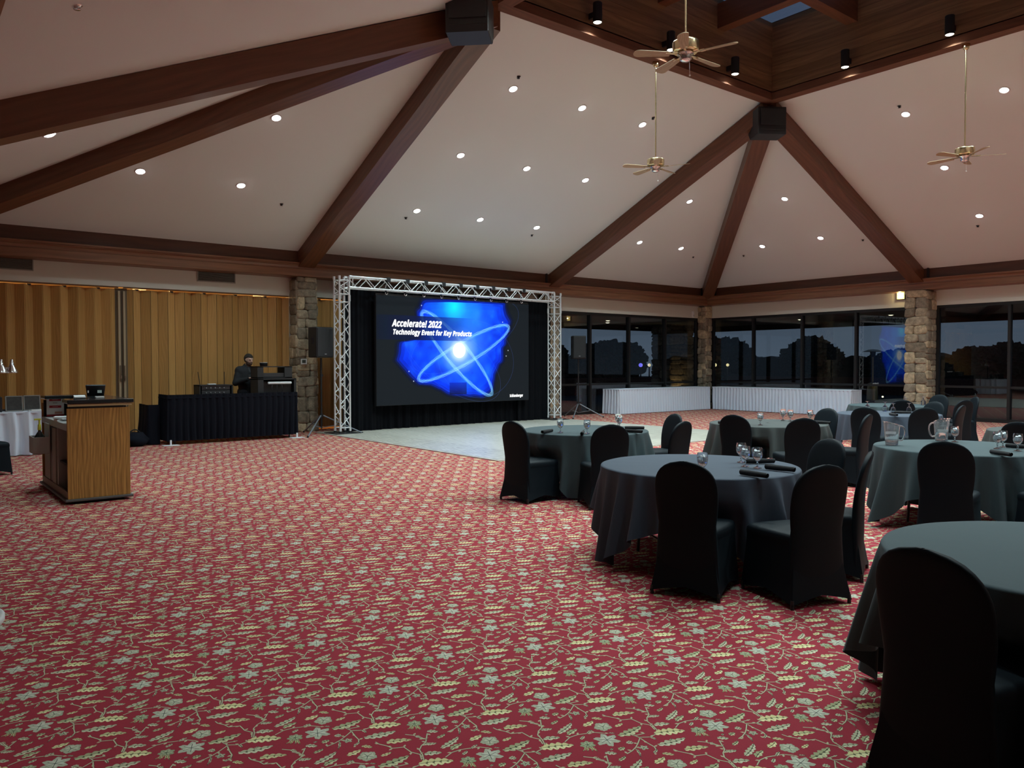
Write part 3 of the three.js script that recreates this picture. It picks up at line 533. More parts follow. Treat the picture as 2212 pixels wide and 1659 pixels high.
/* ---------- stage: truss, screen, drapes ---------- */
const TR = new THREE.Group(); // helper frame only for numbers: truss front-left corner, slightly turned
const TA = [8.08, -16.46], TB = [15.07, -16.73], TL = Math.hypot(TB[0] - TA[0], TB[1] - TA[1]), TT = Math.atan2(-(TB[1] - TA[1]), TB[0] - TA[0]);
{
  const t = thing('truss_arch', 'aluminium box truss arch framing the big screen', 'truss', { at: [TA[0], 0, TA[1]], turn: TT });
  const q = 0.25, r = 0.021, H = 3.62, yb = H - 0.3;
  // box segment between two ends along axis; corners in local (a, b) plane
  function run(name, P, len, n, first) { // P(a,b,s) -> xyz, a,b in 0/1, s metres
    const holder = new THREE.Group(); holder.name = name; t.add(holder);
    for (const a of [0, 1]) for (const b of [0, 1]) { part(holder, 'chord', rod(P(a, b, 0), P(a, b, len), r, 12), M.alu); part(holder, 'coupler', rod(P(a, b, 0), P(a, b, 0.07), r * 1.4, 10), M.alu); part(holder, 'coupler', rod(P(a, b, len - 0.07), P(a, b, len), r * 1.4, 10), M.alu); }
    const st = (len - 0.2) / n;
    const F = [[[0, 1], [1, 1]], [[0, 0], [1, 0]], [[0, 0], [0, 1]], [[1, 0], [1, 1]]];
    F.forEach(([u, v], f) => {
      for (let i = 0; i < n; i++) { const s0 = 0.1 + i * st, s1 = s0 + st, sw = (i + first + (f & 1)) % 2; part(holder, 'brace', rod(P(...(sw ? u : v), s0), P(...(sw ? v : u), s1), 0.0105, 6), M.alu); }
      for (const s of [0.09, len - 0.09]) part(holder, 'brace', rod(P(...u, s), P(...v, s), 0.0105, 6), M.alu);
    });
  }
  const sec = (x0) => (a, b, s) => [x0 + a * q, 0.06 + s, -b * q];
  run('tower', sec(0), H - 0.06 - 0.5, 11, 0); run('tower', sec(TL - q), H - 0.06 - 0.5, 11, 0);
  run('corner_block', (a, b, s) => [a * q, H - 0.5 + s, -b * q], 0.5, 2, 1); run('corner_block', (a, b, s) => [TL - q + a * q, H - 0.5 + s, -b * q], 0.5, 2, 1);
  run('cross_beam', (a, b, s) => [q + s, H - q + a * q, -b * q], TL - 2 * q, 24, 0);
  for (const x of [q / 2, TL - q / 2]) part(t, 'base_plate', merge([box(0.62, 0.012, 0.62, x, 0.03, -q / 2, 0.003), ...[[-1, -1], [1, -1], [1, 1], [-1, 1]].map(([a, b]) => cyl(0.035, 0.03, 0.04, x + a * q / 2, 0.055, -q / 2 + b * q / 2, 12))]), M.blackMetal);
}
const onStage = (s, y, off) => [TA[0] + Math.cos(TT) * s - Math.sin(TT) * off, y, TA[1] - Math.sin(TT) * s - Math.cos(TT) * off];
{ // straps and shackles that carry the screen
  const ord = ['first', 'second', 'third', 'fourth', 'fifth', 'sixth', 'seventh', 'eighth', 'last'];
  for (let i = 0; i < 9; i++) {
    const s = 1.29 + i * 0.5365, t = thing('rigging_strap', `black rigging strap with steel shackle on the truss, ${ord[i]} from the stone pillar end`, 'strap', { at: onStage(s, 0, 0.125), turn: TT, group: 'straps holding the screen' });
    part(t, 'strap', merge([box(0.1, 0.1, 0.012, 0, 3.6, 0.155, 0.004), box(0.1, 0.012, 0.32, 0, 3.655, 0), box(0.1, 0.1, 0.012, 0, 3.6, -0.155, 0.004), box(0.05, 0.3, 0.02, 0, 3.47, 0.02)]), M.black);
    part(t, 'hook', merge([rod([0, 3.5, 0.03], [-0.02, 3.42, 0.03], 0.012, 6), rod([0, 3.5, 0.03], [0.03, 3.52, 0.03], 0.01, 6)]), M.alu);
    part(t, 'shackle', new THREE.TorusGeometry(0.032, 0.011, 6, 14, PI * 1.25).rotateZ(PI * 0.875).translate(0, 3.3, 0.05), M.chrome);
  }
}
{ // LED wall
  const W = 1600, H = 868, c = document.createElement('canvas'); c.width = W; c.height = H; const g = c.getContext('2d');
  g.fillStyle = '#12171b'; g.fillRect(0, 0, W, H);
  const BL0 = [[468, 25], [697, 9], [998, 3], [1304, 3], [1317, 93], [1370, 171], [1343, 273], [1303, 374], [1264, 515], [1186, 635], [1172, 754], [1058, 826], [909, 802], [717, 792], [624, 752], [521, 708], [409, 701], [332, 645], [268, 580], [194, 508], [237, 372], [411, 332], [390, 130], [435, 55]];
  const BL = BL0.flatMap(([x, y], i) => { const [a, b] = BL0[(i + 1) % BL0.length]; return [0, 0.25, 0.5, 0.75].map((f, k) => { const X = lerp(x, a, f), Y = lerp(y, b, f), j = 16 * noise.noise(X * 0.05, Y * 0.05, 2.2) + 10 * noise.noise(X * 0.15, Y * 0.15, 7); return [X + (Y > 30 ? j : 0), Y > 30 ? Y + j : Y]; }); });
  const path = (pts, grow, cx = 800, cy = 420) => { const P = pts.map(([x, y]) => [cx + (x - cx) * grow, cy + (y - cy) * grow]); g.beginPath(); P.forEach((p, i) => { const n = P[(i + 1) % P.length], m = [(p[0] + n[0]) / 2, (p[1] + n[1]) / 2]; i ? g.quadraticCurveTo(p[0], p[1], ...m) : g.moveTo(...m); }); g.quadraticCurveTo(...P[0], (P[0][0] + P[1][0]) / 2, (P[0][1] + P[1][1]) / 2); g.closePath(); };
  [[1.09, 'rgba(4,10,40,0.5)'], [1.05, 'rgba(2,18,95,0.55)'], [1.02, 'rgba(0,30,160,0.7)'], [0.98, 'rgba(0,40,205,0.8)'], [0.92, 'rgba(0,52,226,0.8)'], [0.84, 'rgba(2,66,238,0.7)']].forEach(([s, f]) => { path(BL, s); g.fillStyle = f; g.fill(); });
  const glow = (x, y, r, col, a) => { const q = g.createRadialGradient(x, y, 0, x, y, r); q.addColorStop(0, `rgba(${col},${a})`); q.addColorStop(1, `rgba(${col},0)`); g.fillStyle = q; g.fillRect(x - r, y - r, 2 * r, 2 * r); };
  seed = 77;
  g.save(); path(BL, 0.97); g.clip();
  for (let k = 0; k < 320; k++) glow(rr(250, 1330), rr(0, 820), rr(18, 90), ['30,120,255', '0,24,170', '10,70,240'][k % 3], 0.34);
  glow(770, 40, 300, '30,190,255', 0.85); glow(760, 60, 130, '10,240,250', 0.8); glow(980, 90, 260, '40,140,255', 0.5); glow(1000, 330, 240, '60,130,255', 0.45); glow(808, 425, 330, '70,140,255', 0.7);
  for (let k = 0; k < 500; k++) { g.fillStyle = `rgba(120,180,255,${rr(0.05, 0.25)})`; g.fillRect(rr(250, 1330), rr(0, 820), 3, 3); }
  g.restore();
  const ringE = (x0, y0, x1, y1, hw) => { // orbit from tip to tip
    const cx = (x0 + x1) / 2, cy = (y0 + y1) / 2, L = Math.hypot(x1 - x0, y1 - y0) / 2, a = Math.atan2(y1 - y0, x1 - x0);
    for (let k = 0; k < 16; k++) { g.strokeStyle = `rgba(${100 + k * 8},${190 + k * 6},255,${0.2 + rnd() * 0.25})`; g.lineWidth = rr(1.2, 3.2); g.beginPath(); const o = rr(-17, 17); for (let i = 0; i <= 140; i++) { const q = i / 140 * 2 * PI, e = o + 5 * Math.sin(q * 13 + k * 2.1) + 3 * Math.sin(q * 41 + k), x = (L + e) * Math.cos(q), y = (hw + e * 0.8) * Math.sin(q); const X = cx + x * Math.cos(a) - y * Math.sin(a), Y = cy + x * Math.sin(a) + y * Math.cos(a); i ? g.lineTo(X, Y) : g.moveTo(X, Y); } g.stroke(); }
    g.strokeStyle = 'rgba(150,215,255,0.4)'; g.lineWidth = 3; g.beginPath(); g.ellipse(cx, cy, L, hw, a, 0, 2 * PI); g.stroke();
    g.strokeStyle = 'rgba(80,170,255,0.22)'; g.lineWidth = 34; g.stroke();
  };
  ringE(398, 664, 1357, 212, 92); ringE(434, 119, 1159, 804, 105);
  g.strokeStyle = 'rgba(90,130,255,0.35)'; g.lineWidth = 2; for (const [x, y, a, b, r] of [[760, 520, 560, 250, 0.5], [900, 300, 620, 230, -0.4], [1000, 500, 420, 330, 0.2]]) { g.beginPath(); g.ellipse(x, y, a, b, r, 0, 2 * PI); g.stroke(); }
  glow(808, 425, 210, '190,225,255', 0.9); glow(808, 425, 105, '255,255,255', 1); g.fillStyle = '#ffffff'; g.beginPath(); g.ellipse(808, 425, 66, 64, 0, 0, 2 * PI); g.fill();
  for (const [x, y] of [[425, 62], [1290, 170], [1353, 420], [1330, 470], [300, 600], [345, 680]]) glow(x, y, 8, '230,240,255', 1);
  let q = g.createLinearGradient(0, 0, 980, 0); q.addColorStop(0, 'rgba(12,20,34,0.95)'); q.addColorStop(0.42, 'rgba(8,18,60,0.85)'); q.addColorStop(0.8, 'rgba(8,30,120,0.45)'); q.addColorStop(1, 'rgba(8,40,160,0)'); g.fillStyle = q; g.fillRect(0, 150, 980, 196);
  q = g.createLinearGradient(706, 700, 706, 800); q.addColorStop(0, 'rgba(4,30,160,0.7)'); q.addColorStop(1, 'rgba(10,14,40,0.7)'); g.fillStyle = q; g.fillRect(706, 698, 180, 100);
  g.fillStyle = '#ffffff'; g.textBaseline = 'alphabetic';
  const fit = (s, x, y, w, px, st) => { g.save(); g.font = `${st} ${px}px sans-serif`; const k = w / g.measureText(s).width; g.translate(x, y); g.scale(k, 1); g.fillText(s, 0, 0); g.strokeStyle = '#ffffff'; g.lineWidth = px * 0.05; g.strokeText(s, 0, 0); g.restore(); };
  fit('Accelerate! 2022', 143, 240, 478, 74, 'italic bold'); fit('Technology Event for Key Products', 147, 303, 792, 56, 'italic bold');
  fit('Schlumberger', 1372, 838, 158, 34, 'bold');
  const tx = new THREE.CanvasTexture(c); tx.colorSpace = THREE.SRGBColorSpace;
  const t = thing('led_screen', 'large LED video wall showing a glowing blue atom and event title', 'screen', { at: onStage(3.475, 1.9325, 0.15), turn: TT });
  part(t, 'cabinet', box(4.87, 2.65, 0.09, 0, 0, -0.05, 0.006), M.blackPlastic);
  const pm = phys([0.004, 0.004, 0.005], 0.6, { specularIntensity: 0.15, emissive: new THREE.Color(1, 1, 1), emissiveMap: tx, emissiveIntensity: 1.2 });
  part(t, 'display', new THREE.PlaneGeometry(4.855, 2.635).translate(0, 0, 0.001), pm);
  const l = new THREE.RectAreaLight(new THREE.Color(0.1, 0.32, 1.0), 0.06, 4.8, 2.6); l.position.set(0, 0, 0.03); l.rotation.y = PI; t.add(l);
  part(t, 'hanging_bar', merge([box(4.86, 0.05, 0.06, 0, 1.345, -0.05)]), M.blackMetal);
}
{ // black stage drape with soft folds: back, with returns at both sides
  const dm = phys([0.0022, 0.0026, 0.0045], 0.95, { specularIntensity: 0.3 });
  const drape = (s0, s1, y0, y1, off, label) => {
    const n = Math.round((s1 - s0) * 60), ph = rr(0, 9);
    const g = grid(n, 6, (u, v) => { const s = lerp(s0, s1, u), w = Math.sin(s * 21 + ph + 1.5 * Math.sin(s * 3.1)); const [x, y, z] = onStage(s, lerp(y1, y0, v), off + 0.035 * w * (0.5 + 0.5 * v) + 0.012 * Math.sin(s * 55)); return [x, y, z]; });
    solo('stage_drape', g, new THREE.MeshPhysicalMaterial().copy(dm), label, 'drape').material.side = THREE.DoubleSide;
  };
  drape(0.27, 1.3, 0.02, 3.42, 0.36, 'black stage drape strip left of the screen beside the truss tower');
  drape(5.66, 6.95, 0.02, 3.42, 0.36, 'black stage drape strip right of the screen beside the truss tower');
  drape(1.12, 5.84, 0.02, 3.42, 0.43, 'wide black stage drape behind and below the screen');
}
/* ---------- round tables, cloths, chairs ---------- */
const clothMap = (() => { const t = dataTex(256, 256, (i, j) => { const n = 236 + 16 * noise.noise(i * 0.9, j * 0.12, 1.7) + 16 * noise.noise(i * 0.12, j * 0.9, 5.2) + 8 * (rnd() - 0.5); return [n, n, n]; }); t.repeat.set(6, 6); return t; })();
const clothMat = (c) => phys(c, 0.85, { map: clothMap, sheen: 0.35, sheenRoughness: 0.5, sheenColor: new THREE.Color(0.12, 0.14, 0.16), side: THREE.DoubleSide });
const cloths = { slate: clothMat([0.05, 0.068, 0.1]), green: clothMat([0.042, 0.07, 0.08]), grey: clothMat([0.046, 0.056, 0.056]) };
const TABLES = [ // x, z, cloth, corner angle, label bits
  [4.03, -1.1, 'green', 0.62, 'nearest the viewer, cut by the picture edge'],
  [5.24, -4.12, 'slate', -0.48, 'in front, with three napkin rolls by one edge'],
  [6.94, -7.25, 'green', 0.11, 'closest to the dance floor and screen'],
  [8.4, -3.35, 'green', -0.2, 'carrying the two clear pitchers'],
  [9.75, -6.45, 'grey', 0.9, 'between the dance floor and the pitchers'],
  [13.15, -6.4, 'slate', 0.2, 'with upturned goblets behind the pitchers'],
  [15.85, -7.65, 'green', 1.1, 'farthest back beside the white buffet'],
  [11.3, -3.35, 'grey', 0.6, 'partly shown behind the goblets at the picture edge']];
const chairs = [ // back-top x, z, facing target (x, z), label
  [5.66, -7.12, 6.94, -7.2, 'turned sideways, alone at the outer end of the dance floor table'],
  [6.19, -6.05, 6.72, -6.97, 'with its back to the viewer at the table by the dance floor'],
  [8.16, -6.8, 6.94, -7.2, 'grey-lit, facing the table by the dance floor from its far end'],
  [7.18, -5.85, 7.0, -7.1, 'partly overlapping the grey-lit one at the dance floor table'],
  [4.22, -3.44, 5.05, -3.78, 'at the front table, back to the viewer, before its empty half'],
  [4.79, -2.74, 5.12, -3.7, 'at the front table, back to the viewer, beside the napkin rolls'],
  [5.78, -2.95, 5.42, -3.8, 'edge-on at the front table, behind the one beside the napkin rolls'],
  [6.48, -3.66, 5.3, -4.05, 'at the far side of the front table with its lit front showing'],
  [7.0, -2.92, 8.3, -3.3, 'before the pitchers, with its back to the viewer'],
  [7.72, -2.06, 8.3, -3.2, 'at the pitcher table with only its seat in the picture'],
  [2.89, -1.27, 4.0, -1.12, 'largest in the picture, its black back nearest the viewer'],
  [8.59, -6.19, 9.7, -6.4, 'back to the viewer, nearest the dance floor at the grey middle table'],
  [8.72, -5.27, 9.6, -6.3, 'back to the viewer, at the middle of the grey middle table'],
  [10.9, -6.2, 9.8, -6.45, 'front showing, at the far end of the grey middle table'],
  [11.6, -6.0, 13.0, -6.35, 'back to the viewer, behind the edge-on one at the grey middle table'],
  [10.02, -5.13, 9.78, -6.3, 'edge-on, at the near end of the grey middle table'],
  [12.15, -5.36, 13.0, -6.3, 'back to the viewer, just behind the handled pitcher'],
  [14.4, -6.75, 15.7, -7.6, 'black back, under the upturned goblets of the rear table'],
  [14.2, -6.1, 13.3, -6.35, 'grey front half hidden between two black backs at the goblet table'],
  [17.45, -7.4, 15.95, -7.65, 'front showing, before the dark window beside the stone pillar'],
  [13.31, -5.3, 13.2, -6.3, 'thin lit edge, first of three edge-on ones before the window'],
  [15.27, -6.03, 15.8, -7.4, 'black back, middle of three edge-on ones before the window'],
  [16.9, -6.49, 15.95, -7.5, 'pale lit edge, last of three edge-on ones before the window'],
  [9.98, -3.37, 11.2, -3.35, 'back to the viewer, cut by the picture edge behind the goblets']];
const RT = 0.8, HT = 0.76, sharp = c => Math.sign(c) * Math.pow(Math.abs(c), 0.8);
// where a tucked-in chair seat meets the hanging cloth, the cloth is pushed back to the seat's front edge
function pushed(q, tx, tz) {
  const y = q[1]; if (y > 0.6) return q;
  for (const [x, z, ax, az] of chairs) {
    const a = Math.atan2(ax - x, az - z), sx = Math.sin(a), cz = Math.cos(a), cx = x + sx * 0.295, cc = z + cz * 0.295, dx = q[0] + tx - cx, dz = q[2] + tz - cc;
    const lz = dx * sx + dz * cz, lx = dx * cz - dz * sx, w = 0.25, f = 0.27, k = clamp((0.6 - y) / 0.11, 0, 1) * clamp((w + 0.05 - Math.abs(lx)) / 0.05, 0, 1);
    if (k > 0 && lz < f && lz > -0.15) { q[0] += sx * (f - lz) * k; q[2] += cz * (f - lz) * k; }
  }
  return q;
}
function clothGeo(ang, sd, tx, tz) {
  seed = sd; const NA = 288, a = 1.2, ph = [rr(0, 6), rr(0, 6), rr(0, 6)];
  const rings = [0.02, 0.25, 0.5, 0.7, 0.78, 0.797, 0.803];
  const nd = 12, rows = rings.length + nd;
  return grid(NA, rows - 1, (u, v) => {
    const j = Math.round(v * (rows - 1)), th = u * 2 * PI;
    if (j < rings.length) { const r = rings[j]; return [r * Math.cos(th), HT + 0.006 - (j === 5 ? 0.004 : j === 6 ? 0.014 : 0) + 0.0015 * noise.noise(r * 6 * Math.cos(th), r * 6 * Math.sin(th), sd), r * Math.sin(th), r * Math.cos(th), r * Math.sin(th)]; }
    const q = (j - rings.length + 1) / nd, al = th - ang, c = Math.max(Math.abs(Math.cos(al)), Math.abs(Math.sin(al)));
    const drop = Math.min(a / c - RT, 0.735), corner = clamp((1 / c - 1) / 0.414, 0, 1);
    const d = drop * q, fold = Math.pow(0.5 + 0.5 * Math.cos(th * 21 + ph[0] + 1.8 * Math.sin(th * 3 + ph[1])), 2.2) * (0.75 + 0.35 * Math.cos(th * 5 + ph[2]));
    const r = 0.803 + 0.004 * q + (d + 0.05 * Math.sqrt(q)) * (0.02 + 0.3 * fold * (0.75 + 0.25 * corner));
    const y = HT - 0.008 - d * (0.985 - 0.03 * fold);
    return pushed([r * Math.cos(th), Math.max(0.012, y), r * Math.sin(th), (RT + d) * Math.cos(th), (RT + d) * Math.sin(th)], tx, tz);
  }, true);
}
{
  const top = cyl(0.785, 0.785, 0.03, 0, 0.74, 0, 48), tm = std(0xffffff, 0.6, { map: woodTex([110, 84, 56], [150, 120, 84], 70.1) });
  TABLES.forEach(([x, z, c, ang, l], i) => {
    const t = thing('round_table', `round folding banquet table under the cloth, ${l}`, 'table', { at: [x, 0, z], turn: ang });
    part(t, 'tabletop', top, tm);
    for (const s of [-1, 1]) for (const k of [-1, 1]) part(t, 'leg', rod([s * 0.42, 0.005, k * 0.28], [s * 0.4, 0.73, k * 0.24], 0.014, 8), M.blackMetal);
    for (const s of [-1, 1]) part(t, 'leg_brace', rod([s * 0.415, 0.2, -0.27], [s * 0.415, 0.2, 0.27], 0.011, 8), M.blackMetal);
    solo('tablecloth', clothGeo(ang, 500 + i * 13, x, z), cloths[c], `dark draped tablecloth on the round table ${l}`, 'tablecloth', { at: [x, 0, z], group: 'dark cloths on the round tables' });
  });
}
/* spandex covered chairs, front towards +z */
const coverMat = phys([0.0042, 0.0084, 0.0125], 0.6, { specularIntensity: 0.3, sheen: 1, sheenRoughness: 0.3, sheenColor: new THREE.Color(0.022, 0.05, 0.064), side: THREE.DoubleSide });
const chairProto = (() => {
  const t = new THREE.Group(); t.name = 'banquet_chair';
  const sgn = Math.sign, pw = Math.pow, ab = Math.abs;
  const ringAt = (u, a, b, p) => { const q = u * 2 * PI, s = sgn(Math.cos(q)) * pw(ab(Math.cos(q)), 2 / p), k = sgn(Math.sin(q)) * pw(ab(Math.sin(q)), 2 / p); return [a * (s - k), b * (s + k)]; };
  const zc = -0.005, trap = z => lerp(0.86, 1, clamp((z + 0.24) / 0.4, 0, 1));
  const cush = [[0.40, 1, 1.1], [0.425, 1.015, 1.1], [0.45, 1.005, 1.1], [0.466, 0.965, 1.11], [0.476, 0.88, 1.12], [0.482, 0.65, 1.15], [0.485, 0.35, 1.2], [0.486, 0.01, 1.2]];
  part(t, 'seat', grid(64, cush.length - 1, (u, v) => { const [y, s, p] = cush[Math.round(v * (cush.length - 1))], [x, z] = ringAt(u, 0.217 * s, 0.228 * s, p); return [x * trap(z), y, z + zc + 0.012]; }, true), coverMat);
  part(t, 'skirt', grid(96, 14, (u, v) => {
    const hem = 0.022 + 0.055 * pw(1 - ab(Math.cos(4 * PI * u)), 0.8), e = pw(v, 1.25);
    const [x, z] = ringAt(u, lerp(0.217, 0.243, e), lerp(0.228, 0.275, e), lerp(1.1, 0.965, Math.min(1, v * 1.15)));
    return [x * lerp(trap(z), 1, e), lerp(0.405, hem, v), z + zc + 0.012 * (1 - v)];
  }, true), coverMat);
  const rows = []; for (let i = 0; i <= 22; i++) rows.push(i / 22);
  part(t, 'backrest', grid(48, 24, (u, v) => {
    const k = Math.min(1, v * 24 / 23), y = v > 23.5 / 24 ? 0.942 : lerp(0.1, 0.942, 1 - pw(1 - k, 1.3));
    let w = y < 0.5 ? lerp(0.228, 0.2, clamp((y - 0.1) / 0.4, 0, 1)) : y < 0.72 ? lerp(0.2, 0.219, Math.sin((y - 0.5) / 0.22 * PI / 2)) : 0.219 * pw(Math.max(0, 1 - pw((y - 0.72) / 0.223, 2.7)), 1 / 2.1);
    if (v > 23.5 / 24) w = 0.004;
    const th = lerp(0.075, 0.052, clamp((y - 0.4) / 0.4, 0, 1)) * (1 - 0.5 * clamp((0.42 - y) / 0.32, 0, 1)) * (y > 0.9 ? Math.max(0.12, pw(1 - pw((y - 0.9) / 0.044, 2), 0.5)) : 1) * 0.5;
    const low = clamp((0.42 - y) / 0.32, 0, 1), z0 = -0.222 - 0.014 * low - 0.085 * pw(clamp((y - 0.42) / 0.52, 0, 1), 1.3) + 0.012 * Math.sin(clamp((y - 0.45) / 0.5, 0, 1) * PI);
    const q = u * 2 * PI, c = Math.cos(q), s = Math.sin(q), e = 2 / 3.4;
    const X = sgn(c) * pw(ab(c), e) * w, Z = sgn(s) * pw(ab(s), e) * th;
    return [X, y, z0 - Z + 0.22 * X * X];
  }, true), coverMat);
  for (const [x, z] of [[-1, -1], [1, -1], [1, 1], [-1, 1]]) part(t, 'leg', cyl(0.013, 0.011, 0.06, x * 0.232, 0.03, z * 0.262 + zc, 10), M.blackMetal);
  return t;
})();
chairs.forEach(([x, z, tx, tz, l]) => {
  const a = Math.atan2(tx - x, tz - z); const c = chairProto.clone(); c.name = numbered('banquet_chair');
  c.position.set(x + Math.sin(a) * 0.295, 0, z + Math.cos(a) * 0.295); c.rotation.y = a;
  c.userData = { label: `black covered chair ${l}`, category: 'chair', group: 'black covered chairs' }; scene.add(c);
});
/* goblets */
const glassMat = phys([0.97, 0.985, 1.0], 0.02, { transmission: 1, thickness: 0.002, ior: 1.45 });
const waterMat = phys([0.95, 0.98, 1.0], 0.02, { transmission: 1, thickness: 0.05, ior: 1.33 });
const iceMat = phys([0.92, 0.96, 1.0], 0.4, { transmission: 0.25, thickness: 0.02, ior: 1.31 });
const goblet = (() => {
  const t = new THREE.Group(); t.name = 'goblet';
  part(t, 'bowl', lathe([[0.004, 0.052], [0.018, 0.06], [0.034, 0.08], [0.041, 0.105], [0.041, 0.135], [0.0375, 0.166], [0.0355, 0.166], [0.039, 0.135], [0.039, 0.105], [0.032, 0.082], [0.016, 0.063], [0, 0.057]], 24), glassMat);
  part(t, 'stem', lathe([[0, 0], [0.033, 0], [0.034, 0.003], [0.02, 0.007], [0.007, 0.014], [0.0055, 0.03], [0.009, 0.038], [0.006, 0.046], [0.006, 0.053], [0, 0.055]], 24), glassMat);
  return t;
})();
const filled = goblet.clone();
part(filled, 'water', lathe([[0, 0.0585], [0.0155, 0.064], [0.0315, 0.0825], [0.0385, 0.105], [0.0385, 0.132], [0, 0.132]], 24), waterMat);
for (const [x, y, z, a] of [[0.014, 0.132, 0.006, 0.4], [-0.014, 0.13, -0.008, 1.1], [0.0, 0.137, 0.016, 0.8], [-0.008, 0.108, 0.012, 0.2], [0.012, 0.106, -0.012, 1.6]]) part(filled, 'ice_cube', box(0.02, 0.02, 0.02, 0, 0, 0, 0.004).rotateX(a).rotateY(a * 1.7).translate(x, y, z), iceMat);
const put = (src, x, y, z, label, category, group, turn = 0, flip = false) => { const c = src.clone(); c.name = numbered(src.name); c.position.set(x, y, z); c.rotation.y = turn; if (flip) c.rotation.x = PI; c.userData = { label, category, group }; scene.add(c); return c; };
const yT = HT + 0.009;
for (const [x, z, l] of [
  [6.4, -7.11, 'on the dance floor table, beside the outermost napkin roll'], [6.54, -6.79, 'on the dance floor table, beside the napkin roll lying endwise'], [7.6, -7.3, 'on the dance floor table, farther of two overlapping ones'], [7.44, -7.12, 'on the dance floor table, nearer of two overlapping ones'],
  [4.78, -3.72, 'alone behind the chair back on the front table'], [5.63, -3.98, 'on the front table, farthest of its three together'], [5.43, -3.8, 'on the front table, middle of its three together'], [5.42, -3.68, 'on the front table, nearest the napkin rolls'],
  [9.27, -6.25, 'standing alone on the grey middle table'], [10.28, -6.55, 'on the grey table, first of three far ones'], [10.2, -6.38, 'on the grey table, second of three far ones'], [10.37, -6.17, 'on the grey table, last of three far ones'],
  [8.47, -3.05, 'on the pitcher table, front one of a pair'], [8.66, -3.07, 'on the pitcher table, rear one of a pair'], [8.4, -2.85, 'on the pitcher table, cut off by a napkin roll'], [8.86, -3.6, 'on the pitcher table, standing beside the handled pitcher']])
  put(filled, x, yT, z, `stemmed goblet of iced water ${l}`, 'goblet', 'goblets of iced water', x * 3);
for (const [x, z, l] of [[13.61, -6.68, 'first in the row on the goblet table'], [13.2, -6.34, 'second in the row on the goblet table'], [13.46, -6.2, 'third in the row on the goblet table'], [13.62, -7.0, 'behind a chair back on the goblet table'], [15.5, -7.2, 'first on the rear table above the black chair back'], [16.2, -7.55, 'middle one on the rear table'], [16.25, -7.2, 'in front of a pair on the rear table'], [16.45, -7.3, 'behind a pair on the rear table']])
  put(goblet, x, yT + 0.166, z, `empty goblet turned upside down, ${l}`, 'goblet', 'upturned goblets', 0, true);
/* napkin rolls */
{
  const roll = (L) => { const s = [], n = 40; const g = grid(n, 10, (u, v) => { const a = u * 2 * PI * 2.2, r = 0.012 + 0.0105 * u + 0.0015 * Math.sin(v * 5), sk = (v - 0.5) * L * (1 - 0.03 * Math.sin(u * 9)); return [sk + 0.012 * u * Math.sin(v * 3), r * Math.sin(a), r * Math.cos(a)]; }); return g; };
  const nm = phys([0.012, 0.012, 0.014], 0.85, { side: THREE.DoubleSide, sheen: 0.3, sheenColor: new THREE.Color(0.05, 0.05, 0.06) });
  const g1 = roll(0.24), fold = merge([roll(0.24)]);
  for (const [x0, z0, x1, z1, l] of [
    [6.12, -7.12, 6.34, -7.2, 'at the outer end of the dance floor table'], [6.33, -6.66, 6.5, -6.82, 'lying endwise on the dance floor table'], [7.33, -6.91, 7.5, -6.76, 'on the dance floor table behind the chair back, farther one'], [7.02, -6.6, 7.06, -6.42, 'on the dance floor table behind the chair back, nearer one'],
    [4.99, -3.52, 4.97, -3.3, 'on the front table, nearest the viewer'], [5.4, -3.6, 5.42, -3.34, 'on the front table, middle one pointing to a chair'], [5.58, -3.9, 5.78, -3.76, 'on the front table, farthest one behind the goblets'],
    [7.92, -2.9, 7.8, -2.7, 'on the pitcher table in front of its goblets'], [8.62, -3.02, 8.66, -2.8, 'on the pitcher table between its goblets'],
    [10.08, -5.92, 10.1, -5.74, 'at the rim of the grey middle table'], [9.0, -6.72, 9.12, -6.55, 'behind the chair back on the grey middle table'], [12.6, -6.1, 12.45, -5.92, 'on the goblet table, nearest the viewer'], [13.16, -6.28, 13.22, -6.07, 'on the goblet table among the goblets'], [4.1, -0.62, 4.32, -0.5, 'on the nearest table, just at the picture edge']]) {
    const L = Math.hypot(x1 - x0, z1 - z0); solo('napkin_roll', g1, nm, `black rolled napkin ${l}`, 'napkin', { at: [(x0 + x1) / 2, yT + 0.0225, (z0 + z1) / 2], turn: Math.atan2(-(z1 - z0), x1 - x0), group: 'black napkin rolls' });
  }
}
